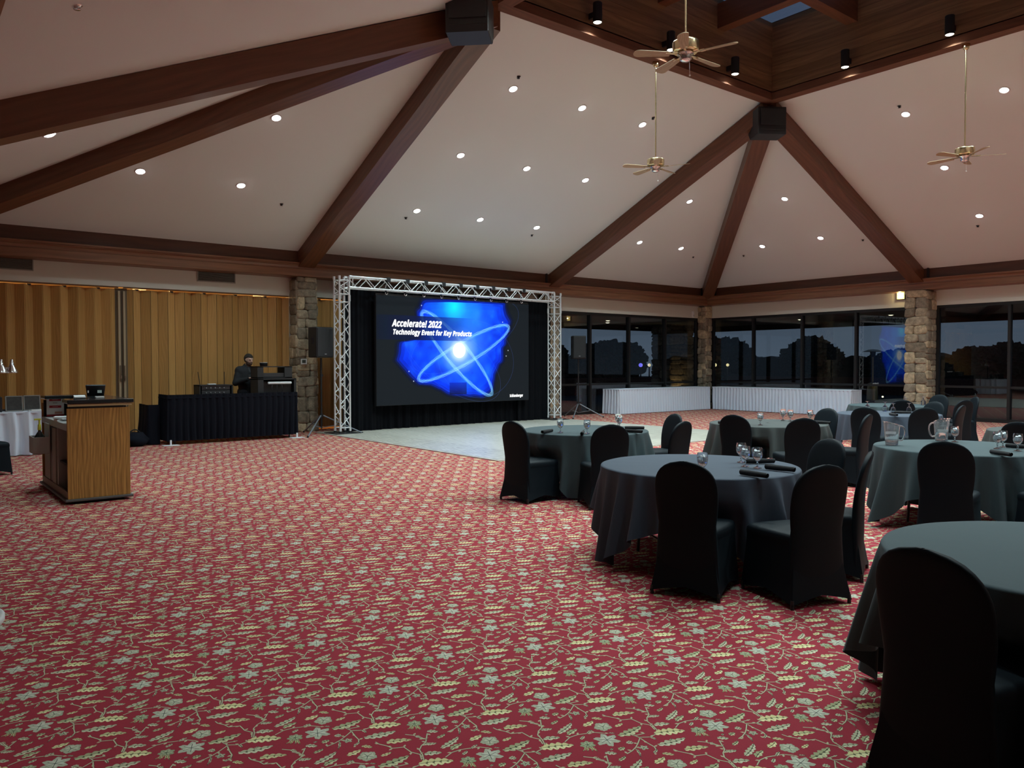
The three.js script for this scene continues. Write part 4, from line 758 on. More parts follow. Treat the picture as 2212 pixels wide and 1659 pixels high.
/* pitchers */
{
  const pm = phys([0.96, 0.98, 1.0], 0.06, { transmission: 0.92, thickness: 0.002, ior: 1.4 });
  const mk = (x, z, turn, label, water) => {
    const t = thing('pitcher', label, 'pitcher', { at: [x, yT, z], turn });
    const g = lathe([[0, 0], [0.055, 0], [0.06, 0.006], [0.074, 0.2], [0.078, 0.225], [0.0745, 0.225], [0.071, 0.2], [0.057, 0.012], [0, 0.01]], 32), p = g.attributes.position;
    for (let i = 0; i < p.count; i++) { const y = p.getY(i), X = p.getX(i), Z = p.getZ(i), a = Math.atan2(Z, X), k = 1 + 0.018 * Math.cos(a * 16) * clamp(y / 0.05, 0, 1) + (y > 0.19 ? 0.22 * Math.pow(Math.max(0, -Math.cos(a)), 10) * (y - 0.19) / 0.035 : 0); p.setX(i, X * k); p.setZ(i, Z * k); if (y > 0.2) p.setY(i, y + 0.02 * -Math.cos(a)); }
    g.computeVertexNormals();
    part(t, 'jug', g, pm);
    part(t, 'handle', new THREE.TubeGeometry(new THREE.CatmullRomCurve3([V3(0.068, 0.19, 0), V3(0.1, 0.192, 0), V3(0.126, 0.165, 0), V3(0.124, 0.09, 0), V3(0.1, 0.05, 0), V3(0.064, 0.05, 0)]), 24, 0.0085, 8), pm);
    part(t, 'water', lathe([[0, 0.014], [0.055, 0.014], [0.0605, water], [0, water]], 24), waterMat);
    part(t, 'label_band', new THREE.CylinderGeometry(0.0755, 0.073, 0.028, 20, 1, true, 2.2, 1.5).translate(0, 0.115, 0), M.white);
  };
  mk(8.03, -3.87, -0.75, 'clear ribbed plastic pitcher with a white label band, handle towards the other pitcher', 0.05);
  mk(8.87, -3.74, 2.4, 'clear ribbed plastic pitcher standing farther back, handle towards the first', 0.09);
}
/* ---------- skirted tables ---------- */
function pleatedSkirt(path, y0, y1, amp, per, sd, flare = 0) { // path: [[x,z],...] outer side on the left of travel
  seed = sd; const seg = []; let L = 0;
  for (let i = 0; i + 1 < path.length; i++) { const l = Math.hypot(path[i + 1][0] - path[i][0], path[i + 1][1] - path[i][1]); seg.push([L, l]); L += l; }
  const n = Math.round(L / per * 8), jit = [...Array(64)].map(() => rr(-1, 1));
  return grid(n, 10, (u, v) => {
    const s = u * L; let k = seg.findIndex(([a, l]) => s <= a + l + 1e-9); if (k < 0) k = seg.length - 1;
    const [a, l] = seg[k], f = (s - a) / l, p = path[k], q = path[k + 1], dx = (q[0] - p[0]) / l, dz = (q[1] - p[1]) / l;
    const w0 = s / per * 2 * PI + 1.6 * noise.noise(s * 1.3, v * 0.8, sd), w = Math.sin(w0) + 0.4 * Math.sin(2 * w0 + 0.6) + 0.45 * noise.noise(s * 5, v * 2, sd + 3), am = amp * (0.35 + 0.65 * v) * (1 + 0.5 * noise.noise(s * 0.9, 0, sd + 7));
    const o = am * w + flare * v * v;
    return [p[0] + (q[0] - p[0]) * f + dz * o, lerp(y1, y0, v) , p[1] + (q[1] - p[1]) * f - dx * o];
  });
}
const linen = phys([0.72, 0.8, 0.92], 0.75, { side: THREE.DoubleSide, sheen: 0.2, sheenColor: new THREE.Color(0.3, 0.32, 0.36) });
function skirted(x0, x1, z0, z1, h, sides, mat, label, sd, amp = 0.022, per = 0.085) {
  const t = thing('skirted_table', label, 'table');
  part(t, 'tabletop', B2(x0, x1, h - 0.03, h, z0, z1, 0.006), mat);
  part(t, 'skirt', pleatedSkirt(sides, 0.015, h - 0.008, amp, per, sd), mat);
  part(t, 'skirt_band', (() => { const gs = []; for (let i = 0; i + 1 < sides.length; i++) { const [a, b] = [sides[i], sides[i + 1]], l = Math.hypot(b[0] - a[0], b[1] - a[1]); gs.push(box(l, 0.03, 0.012, 0, 0, 0).rotateY(Math.atan2(-(b[1] - a[1]), b[0] - a[0])).translate((a[0] + b[0]) / 2, h - 0.014, (a[1] + b[1]) / 2)); } return merge(gs); })(), mat);
  for (const x of [x0 + 0.15, x1 - 0.15]) for (const z of [z0 + 0.1, z1 - 0.1]) part(t, 'leg', rod([x, 0.005, z], [x, h - 0.03, z], 0.016, 8), M.blackMetal);
  return t;
}
skirted(18.1, 22.68, -18.06, -17.34, 0.8, [[18.1, -18.06], [18.1, -17.34], [22.68, -17.34]].reverse(), linen, 'long white skirted buffet table along the stage side window', 611, 0.036, 0.125);
skirted(22.74, 23.33, -17.3, -12.18, 0.8, [[22.74, -17.28], [22.74, -12.18], [23.33, -12.18]].reverse(), linen, 'long white skirted buffet table under the window that mirrors the screen', 633, 0.036, 0.125);
skirted(0.3, 2.2, -17.2, -16.2, 0.78, [[0.3, -16.2], [2.2, -16.2], [2.2, -17.2]].reverse(), linen, 'white skirted table at the picture edge behind the bar counter', 655, 0.06, 0.24);
{ // mixing desk in black
  const bs = phys([0.0045, 0.0055, 0.011], 0.9, { side: THREE.DoubleSide, specularIntensity: 0.4 });
  const t = skirted(4.36, 7.05, -17.15, -16.45, 0.95, [[4.36, -17.15], [4.36, -16.45], [7.05, -16.45], [7.05, -17.15]].reverse(), bs, 'long table with black pleated skirt used as mixing desk', 671, 0.03, 0.13);
  t.children[1].geometry.translate(0, 0.06, 0);
  const wm = std([0.78, 0.8, 0.82], 0.4);
  for (const [x, l] of [[4.38, 'far from the stone pillar'], [7.0, 'by the stone pillar']]) { const f = thing('drape_base', `white steel foot on a flat plate at the desk corner ${l}`, 'base', { at: [x, 0, -16.36], group: 'white feet at the mixing desk' }); part(f, 'plate', box(0.3, 0.008, 0.2, 0, 0.006, 0, 0.002), wm); part(f, 'upright', cyl(0.018, 0.018, 0.1, 0, 0.06, 0, 12), wm); }
  // covered case behind
  solo('covered_case', pleatedSkirt([[4.1, -17.62], [4.06, -16.8], [4.28, -16.78]].reverse(), 0.01, 0.8, 0.02, 0.3, 690, 0.07), bs, 'black cloth hanging over a case beside the mixing desk', 'drape');
  const bag = new THREE.SphereGeometry(0.2, 24, 16), p = bag.attributes.position; for (let i = 0; i < p.count; i++) { const X = p.getX(i), Y = p.getY(i), Z = p.getZ(i), k = 1 + 0.3 * noise.noise(X * 7, Y * 7, Z * 7 + 2); p.setXYZ(i, X * k * 1.25, Math.max(-0.12, Y * k * 0.8), Z * k); } bag.computeVertexNormals();
  const bt = thing('cloth_bag', 'crumpled black cloth bag on the carpet beside the mixing desk', 'bag', { at: [3.8, 0.125, -16.72] }); part(bt, 'bag_body', bag, bs); part(bt, 'strap', new THREE.TorusGeometry(0.1, 0.012, 6, 18, PI).translate(0, 0.1, 0.02), M.black);
}
/* equipment on the mixing desk */
{
  const h = 0.952, rub = std([0.016, 0.016, 0.018], 0.6);
  const r1 = thing('amplifier_rack', 'low black equipment rack with two thin antennas on the mixing desk', 'equipment', { at: [5.37, h, -16.85] });
  part(r1, 'case', merge([box(0.68, 0.02, 0.4, 0, 0.01, 0), box(0.68, 0.02, 0.4, 0, 0.22, 0), box(0.02, 0.22, 0.4, -0.33, 0.115, 0), box(0.02, 0.22, 0.4, 0.33, 0.115, 0), box(0.68, 0.2, 0.02, 0, 0.115, -0.19)]), rub);
  for (let k = 0; k < 2; k++) { const u = part(r1, 'rack_unit', box(0.58, 0.085, 0.3, 0, 0.07 + k * 0.098, 0.03, 0.004), std([0.03, 0.031, 0.034], 0.45)); for (let i = 0; i < 5; i++) part(u, 'knob', cyl(0.012, 0.012, 0.02, 0, 0, 0, 10).rotateX(PI / 2).translate(-0.2 + i * 0.09, 0.07 + k * 0.098, 0.19), std([0.25, 0.25, 0.26], 0.4)); }
  for (const [x, dx] of [[-0.3, -0.04], [0.2, 0]]) part(r1, 'antenna', rod([x, 0.23, 0.1], [x + dx, 0.5, 0.1], 0.007, 6), M.blackMetal);
  solo('white_slate', box(0.16, 0.018, 0.1, 0, 0.009, 0, 0.004), M.white, 'flat white device lying on top of the low equipment rack', 'device', { at: [5.32, h + 0.233, -16.8] });
  const r2 = thing('rack_case', 'large black rack case at the bottom of the stack by the stone pillar', 'equipment', { at: [6.66, h, -16.82] });
  part(r2, 'case', merge([box(0.86, 0.025, 0.46, 0, 0.012, 0), box(0.86, 0.025, 0.46, 0, 0.335, 0), box(0.12, 0.34, 0.46, -0.37, 0.17, 0), box(0.05, 0.34, 0.46, 0.405, 0.17, 0), box(0.86, 0.33, 0.02, 0, 0.17, -0.22)]), rub);
  part(r2, 'panel', box(0.66, 0.26, 0.05, 0.03, 0.15, 0.1), std([0.012, 0.012, 0.014], 0.5));
  part(r2, 'light_bar', box(0.54, 0.055, 0.05, 0.06, 0.25, 0.21, 0.02), std([0.72, 0.74, 0.76], 0.35));
  part(r2, 'cable', merge([0, 1, 2].map(k => new THREE.TubeGeometry(new THREE.CatmullRomCurve3([V3(-0.1 + k * 0.1, 0.23, 0.2), V3(-0.13 + k * 0.12, 0.12, 0.24), V3(-0.06 + k * 0.08, 0.02, 0.2)]), 10, 0.006, 5))), M.blackPlastic);
  const r3 = thing('open_rack_case', 'open black rack case on top of the stack, wall showing through', 'equipment', { at: [6.63, h + 0.352, -16.84] });
  part(r3, 'case', merge([box(0.78, 0.022, 0.4, 0, 0.012, 0), box(0.78, 0.022, 0.4, 0, 0.25, 0), box(0.13, 0.25, 0.4, -0.325, 0.13, 0), box(0.17, 0.25, 0.4, 0.3, 0.13, 0)]), rub);
  part(r3, 'rack_unit', box(0.5, 0.085, 0.34, -0.02, 0.07, 0, 0.004), std([0.03, 0.03, 0.033], 0.5));
  const mug = thing('black_mug', 'small black cup standing on the open rack case', 'cup', { at: [6.46, h + 0.616, -16.86] });
  part(mug, 'cup_body', lathe([[0, 0], [0.08, 0], [0.085, 0.075], [0.078, 0.075], [0.073, 0.01], [0, 0.008]], 20), M.blackPlastic); part(mug, 'rim', new THREE.TorusGeometry(0.081, 0.005, 6, 24).rotateX(PI / 2).translate(0, 0.076, 0), M.alu);
  solo('paper_slip', box(0.06, 0.02, 0.06, 0, 0.01, 0, 0.004), M.white, 'small white slip on the table edge in front of the person', 'paper', { at: [5.78, h, -16.55] });
}
/* speakers on tripods */
{
  const mk = (x, z, top, turn, sw, sh, hub, feet, label, lab2) => {
    const t = thing('speaker_stand', label, 'speaker stand', { at: [x, 0, z] });
    part(t, 'pole', merge([cyl(0.022, 0.022, top - 0.13, 0, (top + 0.11) / 2, 0, 12), cyl(0.018, 0.018, 0.1, 0, top - 0.055, 0, 12)]), M.blackMetal);
    part(t, 'collar', cyl(0.035, 0.035, 0.09, 0, hub, 0, 14), M.blackPlastic); const cl = part(t, 'collar', cyl(0.03, 0.03, 0.06, 0, 1.35, 0, 14), M.blackPlastic); part(cl, 'knob', cyl(0.012, 0.012, 0.06, 0.035, 1.35, 0, 8), M.blackPlastic);
    const lm = std([0.2, 0.22, 0.25], 0.4, { metalness: 0.4 });
    for (const [a, r] of feet) { const fx = Math.cos(a) * r, fz = Math.sin(a) * r; const l = part(t, 'leg', rod([fx * 0.05, hub, fz * 0.05], [fx, 0.02, fz], 0.017, 8), lm); part(l, 'rubber_foot', new THREE.SphereGeometry(0.025, 8, 6).translate(fx, 0.02, fz), M.black); part(t, 'leg_brace', rod([0, 0.14, 0], [fx * 0.5, hub * 0.52, fz * 0.5], 0.009, 6), lm); }
    const s = thing('loudspeaker', lab2, 'speaker', { at: [x, top, z], turn });
    part(s, 'cabinet', new RoundedBoxGeometry(sw, sh, 0.36, 2, 0.03).translate(0, sh / 2, 0), M.blackPlastic);
    part(s, 'grille', new RoundedBoxGeometry(sw - 0.05, sh - 0.06, 0.02, 2, 0.008).translate(0, sh / 2, 0.181), M.grille);
    part(s, 'badge', box(0.05, 0.02, 0.006, 0, 0.08, 0.194), std([0.3, 0.3, 0.32], 0.4));
    part(s, 'carry_handle', box(0.02, 0.14, 0.1, -sw / 2, sh * 0.55, 0, 0.008), M.black);
  };
  mk(7.86, -16.98, 1.76, 0.15, 0.46, 0.7, 0.42, [[2.3, 1.0], [0.7, 0.95], [4.4, 0.6]], 'black tripod stand between the mixing desk and the truss', 'black loudspeaker on a tripod in front of the stone pillar');
  mk(16.3, -17.3, 1.76, -0.55, 0.4, 0.69, 0.4, [[2.5, 0.9], [0.9, 0.75], [4.6, 0.55]], 'black tripod stand in front of the window, beside the right truss tower', 'black loudspeaker on a tripod in front of the dark window');
}
/* small wall fittings */
{
  const t = thing('thermostat', 'white wall thermostat with a dark display on the stone pillar', 'thermostat', { at: [7.74, 1.67, -17.66] });
  part(t, 'housing', new RoundedBoxGeometry(0.15, 0.13, 0.03, 2, 0.01), M.white); part(t, 'display', box(0.09, 0.075, 0.006, -0.005, 0.005, 0.016), std([0.05, 0.07, 0.06], 0.3));
  const s = thing('wall_light', 'small square yellow lit wall light with a cross bar, beside the stone pillar', 'light', { at: [XW - 0.03, 3.6, -11.03] });
  part(s, 'housing', box(0.04, 0.25, 0.25, 0.01, 0, 0, 0.004), M.blackMetal);
  const gm = std([0.9, 0.8, 0.4], 0.5, { emissive: new THREE.Color(1, 0.78, 0.3), emissiveIntensity: 0.95 });
  for (const a of [-1, 1]) for (const b of [-1, 1]) part(s, 'diffuser', box(0.014, 0.105, 0.105, -0.018, a * 0.056, b * 0.056, 0.003), gm);
  part(s, 'cross_bar', merge([box(0.014, 0.22, 0.008, -0.016, 0, 0), box(0.014, 0.008, 0.22, -0.016, 0, 0)]), std([0.5, 0.42, 0.2], 0.5));
  const l = new THREE.PointLight(new THREE.Color(1, 0.78, 0.35), 0.25); l.position.set(-0.08, 0, 0); l.castShadow = true; s.add(l);
  const d = thing('motion_sensor', 'slim white sensor fixed low on the wall band near the corner', 'sensor', { at: [22.68, 3.38, ZW + 0.03] });
  part(d, 'housing', new RoundedBoxGeometry(0.09, 0.22, 0.07, 2, 0.02), M.white); part(d, 'sensor_lens', box(0.05, 0.07, 0.01, 0, -0.05, 0.036), std([0.5, 0.5, 0.5], 0.3));
}
/* ---------- bar counter ---------- */
{
  const t = thing('bar_counter', 'portable bar counter with oak end panel, black top and open steel work side', 'bar counter');
  const blk = std([0.012, 0.012, 0.014], 0.3), steel = std([0.5, 0.5, 0.48], 0.4, { metalness: 0.5 }), lam = std([0.016, 0.018, 0.02], 0.14);
  const x0 = 1.6, x1 = 2.26, z0 = -12.05, z1 = -10.17, H = 1.2;
  part(t, 'end_panel', B2(x0, x1, 0.06, H - 0.1, z1 - 0.03, z1, 0.004), M.oakPanel);
  part(t, 'end_panel', B2(x0, x1, 0.06, H - 0.1, z0, z0 + 0.03, 0.004), M.oakPanel);
  part(t, 'front_panel', B2(x1 - 0.03, x1, 0.06, H - 0.1, z0 + 0.03, z1 - 0.03), M.oakPanel);
  part(t, 'inner_lining', merge([B2(x1 - 0.05, x1 - 0.031, 0.06, H - 0.08, z0 + 0.04, z1 - 0.04), B2(x0 + 0.02, x1 - 0.06, 0.9, H - 0.06, z0 + 0.032, z0 + 0.05), B2(x0 + 0.02, x1 - 0.06, 0.9, H - 0.06, z1 - 0.05, z1 - 0.032)]), blk);
  part(t, 'base_plate', B2(x0 - 0.03, x1 + 0.03, 0.03, 0.06, z0 - 0.03, z1 + 0.02, 0.008), std([0.1, 0.1, 0.1], 0.5));
  part(t, 'plinth', B2(x0 + 0.06, x1 - 0.06, 0.002, 0.03, z0 + 0.06, z1 - 0.06), M.black);
  part(t, 'bar_top', merge([B2(1.92, 2.3, H - 0.045, H, z0 - 0.05, z1 + 0.04, 0.01), B2(x0, 1.93, H - 0.045, H, z1 - 0.32, z1 + 0.04, 0.01), B2(x0, 1.93, H - 0.045, H, z0 - 0.05, z0 + 0.3, 0.01)]), lam);
  part(t, 'top_edge', merge([B2(x0 + 0.01, 2.28, H - 0.075, H - 0.05, z1 - 0.03, z1 + 0.02)]), std([0.55, 0.42, 0.22], 0.5));
  part(t, 'work_shelf', merge([B2(x0, x1 - 0.05, 0.84, 0.92, z0 + 0.05, z1 - 0.035, 0.006)]), steel);
  part(t, 'divider', B2(x0 + 0.02, x1 - 0.06, 0.06, 0.84, -11.45, -11.4), steel); part(t, 'divider', B2(x0 + 0.02, x1 - 0.06, 0.06, 0.84, -10.98, -10.93), steel);
  part(t, 'door', B2(x0 + 0.01, x0 + 0.03, 0.1, 0.82, -11.9, -11.47, 0.003), std([0.3, 0.27, 0.22], 0.5)); part(t, 'door', B2(x0 + 0.01, x0 + 0.03, 0.1, 0.82, -11.3, -11.05, 0.003), std([0.36, 0.33, 0.28], 0.5));
  part(t, 'lower_rail', B2(x0, x0 + 0.02, 0.06, 0.14, z0 + 0.03, z1 - 0.03), std([0.2, 0.16, 0.1], 0.5));
  part(t, 'shelf', B2(x0 + 0.04, x1 - 0.06, 0.42, 0.44, z0 + 0.04, z1 - 0.04), M.black);
  // sign card
  const c = document.createElement('canvas'); c.width = 192; c.height = 256; const g = c.getContext('2d'); g.fillStyle = '#dfe0de'; g.fillRect(0, 0, 192, 256);
  g.fillStyle = '#a01c26'; g.fillRect(30, 42, 132, 30); g.fillRect(30, 128, 132, 30); g.fillRect(0, 240, 192, 16); g.fillStyle = '#7a7a78'; g.fillRect(68, 92, 52, 7); g.fillRect(78, 18, 40, 5); g.fillStyle = '#c59a86'; g.fillRect(90, 205, 80, 24); g.fillStyle = '#d9b0b0'; g.fillRect(62, 54, 64, 5); g.fillRect(66, 141, 60, 5);
  const tx = new THREE.CanvasTexture(c); tx.colorSpace = THREE.SRGBColorSpace;
  const s = thing('table_sign', 'small white sign card with two red bars standing inside the bar', 'sign', { at: [1.74, 0.925, -11.9], turn: -0.15 });
  part(s, 'card', box(0.2, 0.27, 0.006, 0, 0.14, 0), M.white); part(s, 'print', new THREE.PlaneGeometry(0.2, 0.27).translate(0, 0.14, 0.0042), std(0xffffff, 0.6, { map: tx })); part(s, 'foot', box(0.2, 0.02, 0.07, 0, 0.01, 0, 0.004), std([0.35, 0.02, 0.03], 0.5));
  solo('paper_stack', merge([box(0.18, 0.015, 0.24, 0, 0.008, 0), box(0.17, 0.012, 0.24, 0.02, 0.022, 0.02).rotateY(0.2), box(0.16, 0.02, 0.2, -0.02, 0.04, 0).rotateY(-0.3)]), M.white, 'pile of white paper napkins on the steel bar shelf', 'napkins', { at: [1.69, 0.921, -10.95] });
  const bk = thing('black_basket', 'black plastic basket with small stickers on the bar top', 'basket', { at: [2.12, H + 0.002, -11.35], turn: -0.25 });
  part(bk, 'basket_body', lathe([[0, 0], [0.145, 0], [0.17, 0.13], [0.176, 0.13], [0.165, 0.14], [0.16, 0.135], [0.138, 0.01], [0, 0.008]], 4).rotateY(PI / 4).scale(0.92, 1, 0.6), M.blackPlastic);
  part(bk, 'sticker', box(0.05, 0.035, 0.003).rotateX(-0.1).translate(0.05, 0.055, 0.0755), std([0.6, 0.72, 0.68], 0.5)); part(bk, 'sticker', box(0.015, 0.03, 0.003).rotateX(-0.1).translate(-0.08, 0.055, 0.0755), M.white);
  for (const [x, z, l, w] of [[1.78, -10.45, 'folded white card on the near corner of the bar top', 0.09], [1.98, -10.38, 'small white box on the bar top in front of the basket', 0.08]]) solo('white_card', w > 0.085 ? (() => { const q = new THREE.CylinderGeometry(0.05, 0.05, 0.12, 3).rotateZ(PI / 2); return q.scale(1, 0.6, 1).translate(0, 0.015, 0); })() : box(0.09, 0.025, 0.06, 0, 0.0125, 0, 0.004), M.white, l, 'card', { at: [x, H + 0.002, z] });
  // speed rail with a bottle
  const sr = thing('bottle_rail', 'steel bottle holder hooked on the open end of the bar', 'holder', { at: [1.5, 0.5, -11.5] });
  part(sr, 'tray', merge([box(0.18, 0.02, 0.36, 0, 0, 0), box(0.012, 0.2, 0.36, -0.085, 0.1, 0), box(0.18, 0.2, 0.012, 0, 0.1, 0.175), box(0.18, 0.2, 0.012, 0, 0.1, -0.175), box(0.012, 0.36, 0.36, 0.085, 0.18, 0)]), steel);
  const bo = thing('soap_bottle', 'dark bottle with a yellow pump top in the steel holder', 'bottle', { at: [1.5, 0.515, -11.48] });
  part(bo, 'bottle_body', lathe([[0, 0], [0.055, 0], [0.058, 0.01], [0.058, 0.18], [0.03, 0.23], [0.016, 0.25], [0.016, 0.27], [0, 0.27]], 20), std([0.02, 0.02, 0.02], 0.2)); part(bo, 'pump', merge([cyl(0.022, 0.018, 0.07, 0, 0.3, 0, 12), cyl(0.01, 0.01, 0.07, 0, 0.36, 0, 8), box(0.075, 0.02, 0.022, -0.02, 0.4, 0)]), std([0.75, 0.72, 0.08], 0.4));
}
/* things on the white table behind the bar */
{
  const h = 0.783, fr = (x, z, turn, label) => {
    const t = thing('framed_card', label, 'frame', { at: [x, h, z], turn });
    part(t, 'frame', merge([box(0.27, 0.018, 0.02, 0, 0.265, 0), box(0.27, 0.018, 0.02, 0, 0.009, 0), box(0.018, 0.27, 0.02, -0.126, 0.137, 0), box(0.018, 0.27, 0.02, 0.126, 0.137, 0)]).rotateX(-0.14), std([0.2, 0.19, 0.17], 0.4));
    part(t, 'picture', box(0.25, 0.25, 0.008, 0, 0.137, 0).rotateX(-0.14), std(0xffffff, 0.5, { map: speckTex([44, 42, 40], 0.5, 0.03, 81) }));
  };
  fr(1.76, -16.36, 0.1, 'dark framed card on the white table, left of two'); fr(2.05, -16.5, 0.1, 'dark framed card on the white table, nearer the bar sign');
  solo('black_box', box(0.42, 0.26, 0.26, 0, 0.13, 0, 0.01), M.blackPlastic, 'plain black box on the white table at the picture edge', 'box', { at: [1.36, h, -16.37] });
  solo('black_runner', box(1.7, 0.012, 0.5, 0, 0.006, 0, 0.004), M.black, 'black cloth runner along the top of the white table', 'cloth', { at: [1.3, h, -16.76] });
  solo('leaflets', merge([box(0.2, 0.012, 0.14, 0, 0.006, 0), box(0.18, 0.012, 0.12, 0.02, 0.018, 0).rotateY(0.2)]), M.white, 'small stack of white leaflets in front of the framed cards', 'paper', { at: [2.06, h, -16.28] });
  const lp = thing('buffet_lamp', 'chrome heat lamp with two bell shades on a black post at the picture edge', 'lamp', { at: [1.46, h + 0.013, -16.9] });
  part(lp, 'post', merge([cyl(0.02, 0.02, 0.82, 0, 0.41, 0, 12), cyl(0.12, 0.1, 0.02, 0, 0.01, 0, 20)]), M.blackMetal);
  part(lp, 'arm', rod([0, 0.74, 0], [0.34, 0.76, 0.05], 0.014, 8), M.chrome);
  for (const [x, z] of [[0.16, 0.06], [0.33, 0.0]]) part(lp, 'bell_shade', lathe([[0.0, 0.93], [0.02, 0.93], [0.035, 0.86], [0.055, 0.8], [0.1, 0.72], [0.112, 0.68], [0.105, 0.68], [0.05, 0.79], [0, 0.85]], 24).translate(x, -0.02, z), M.chrome);
}
{ // chair and round white top cut off at the picture edge
  const c = chairProto.clone(); c.name = numbered('banquet_chair'); c.position.set(1.13, 0, -13.75); c.rotation.y = 0.2; c.userData = { label: 'black covered chair whose seat shows at the picture edge beside the bar', category: 'chair', group: 'black covered chairs' }; scene.add(c);
  const t = thing('side_table', 'round white pedestal table showing only its rim at the picture edge', 'table', { at: [0.09, 0, -3.25] });
  part(t, 'tabletop', lathe([[0, 0.7], [0.19, 0.7], [0.21, 0.705], [0.22, 0.72], [0.22, 0.735], [0.21, 0.742], [0, 0.742]], 40), M.white);
  part(t, 'pedestal', lathe([[0.16, 0], [0.16, 0.02], [0.03, 0.05], [0.03, 0.68], [0.06, 0.7], [0, 0.7]], 24), M.white);
}
/* ---------- person behind the mixing desk ---------- */
function surfaceNet(sdf, lo, hi, cell) {
  const n = [0, 1, 2].map(k => Math.ceil((hi[k] - lo[k]) / cell) + 1), [nx, ny, nz] = n, F = new Float32Array(nx * ny * nz), id = (i, j, k) => i + nx * (j + ny * k);
  for (let k = 0; k < nz; k++) for (let j = 0; j < ny; j++) for (let i = 0; i < nx; i++) F[id(i, j, k)] = sdf(lo[0] + i * cell, lo[1] + j * cell, lo[2] + k * cell);
  const V = new Int32Array(nx * ny * nz).fill(-1), pos = [], nor = [], idx = [];
  const E = [[0, 0, 0, 1, 0, 0], [0, 1, 0, 1, 1, 0], [0, 0, 1, 1, 0, 1], [0, 1, 1, 1, 1, 1], [0, 0, 0, 0, 1, 0], [1, 0, 0, 1, 1, 0], [0, 0, 1, 0, 1, 1], [1, 0, 1, 1, 1, 1], [0, 0, 0, 0, 0, 1], [1, 0, 0, 1, 0, 1], [0, 1, 0, 0, 1, 1], [1, 1, 0, 1, 1, 1]];
  for (let k = 0; k < nz - 1; k++) for (let j = 0; j < ny - 1; j++) for (let i = 0; i < nx - 1; i++) {
    let c = 0, x = 0, y = 0, z = 0;
    for (const [a, b, d, e, f, g] of E) { const p = F[id(i + a, j + b, k + d)], q = F[id(i + e, j + f, k + g)]; if ((p < 0) !== (q < 0)) { const t = p / (p - q); x += a + (e - a) * t; y += b + (f - b) * t; z += d + (g - d) * t; c++; } }
    if (c) { V[id(i, j, k)] = pos.length / 3; const X = lo[0] + (i + x / c) * cell, Y = lo[1] + (j + y / c) * cell, Z = lo[2] + (k + z / c) * cell, h = cell * 0.5; pos.push(X, Y, Z); const gx = sdf(X + h, Y, Z) - sdf(X - h, Y, Z), gy = sdf(X, Y + h, Z) - sdf(X, Y - h, Z), gz = sdf(X, Y, Z + h) - sdf(X, Y, Z - h), L = Math.hypot(gx, gy, gz) || 1; nor.push(gx / L, gy / L, gz / L); }
  }
  const quad = (a, b, c, d, flip) => flip ? idx.push(a, c, b, a, d, c) : idx.push(a, b, c, a, c, d);
  for (let k = 1; k < nz - 1; k++) for (let j = 1; j < ny - 1; j++) for (let i = 1; i < nx - 1; i++) {
    const s = F[id(i, j, k)] < 0;
    if (s !== (F[id(i + 1, j, k)] < 0)) quad(V[id(i, j - 1, k - 1)], V[id(i, j, k - 1)], V[id(i, j, k)], V[id(i, j - 1, k)], !s);
    if (s !== (F[id(i, j + 1, k)] < 0)) quad(V[id(i - 1, j, k - 1)], V[id(i - 1, j, k)], V[id(i, j, k)], V[id(i, j, k - 1)], !s);
    if (s !== (F[id(i, j, k + 1)] < 0)) quad(V[id(i - 1, j - 1, k)], V[id(i, j - 1, k)], V[id(i, j, k)], V[id(i - 1, j, k)], !s);
  }
  const g = new THREE.BufferGeometry(); g.setAttribute('position', new THREE.Float32BufferAttribute(pos, 3)); g.setAttribute('normal', new THREE.Float32BufferAttribute(nor, 3)); g.setAttribute('uv', new THREE.Float32BufferAttribute(new Float32Array(pos.length / 3 * 2), 2)); g.setIndex(idx); return g;
}
const cone = (a, b, r0, r1) => { const d = [b[0] - a[0], b[1] - a[1], b[2] - a[2]], L2 = d[0] ** 2 + d[1] ** 2 + d[2] ** 2; return (x, y, z) => { const t = clamp(((x - a[0]) * d[0] + (y - a[1]) * d[1] + (z - a[2]) * d[2]) / L2, 0, 1); return Math.hypot(x - a[0] - d[0] * t, y - a[1] - d[1] * t, z - a[2] - d[2] * t) - lerp(r0, r1, t); }; };
const ell = (c, r) => { const m = Math.min(...r); return (x, y, z) => (Math.hypot((x - c[0]) / r[0], (y - c[1]) / r[1], (z - c[2]) / r[2]) - 1) * m; };
const blend = (list, k) => (x, y, z) => { let d = 1e3; for (const f of list) { const e = f(x, y, z), h = clamp(0.5 + 0.5 * (d - e) / k, 0, 1); d = lerp(d, e, h) - k * h * (1 - h); } return d; };
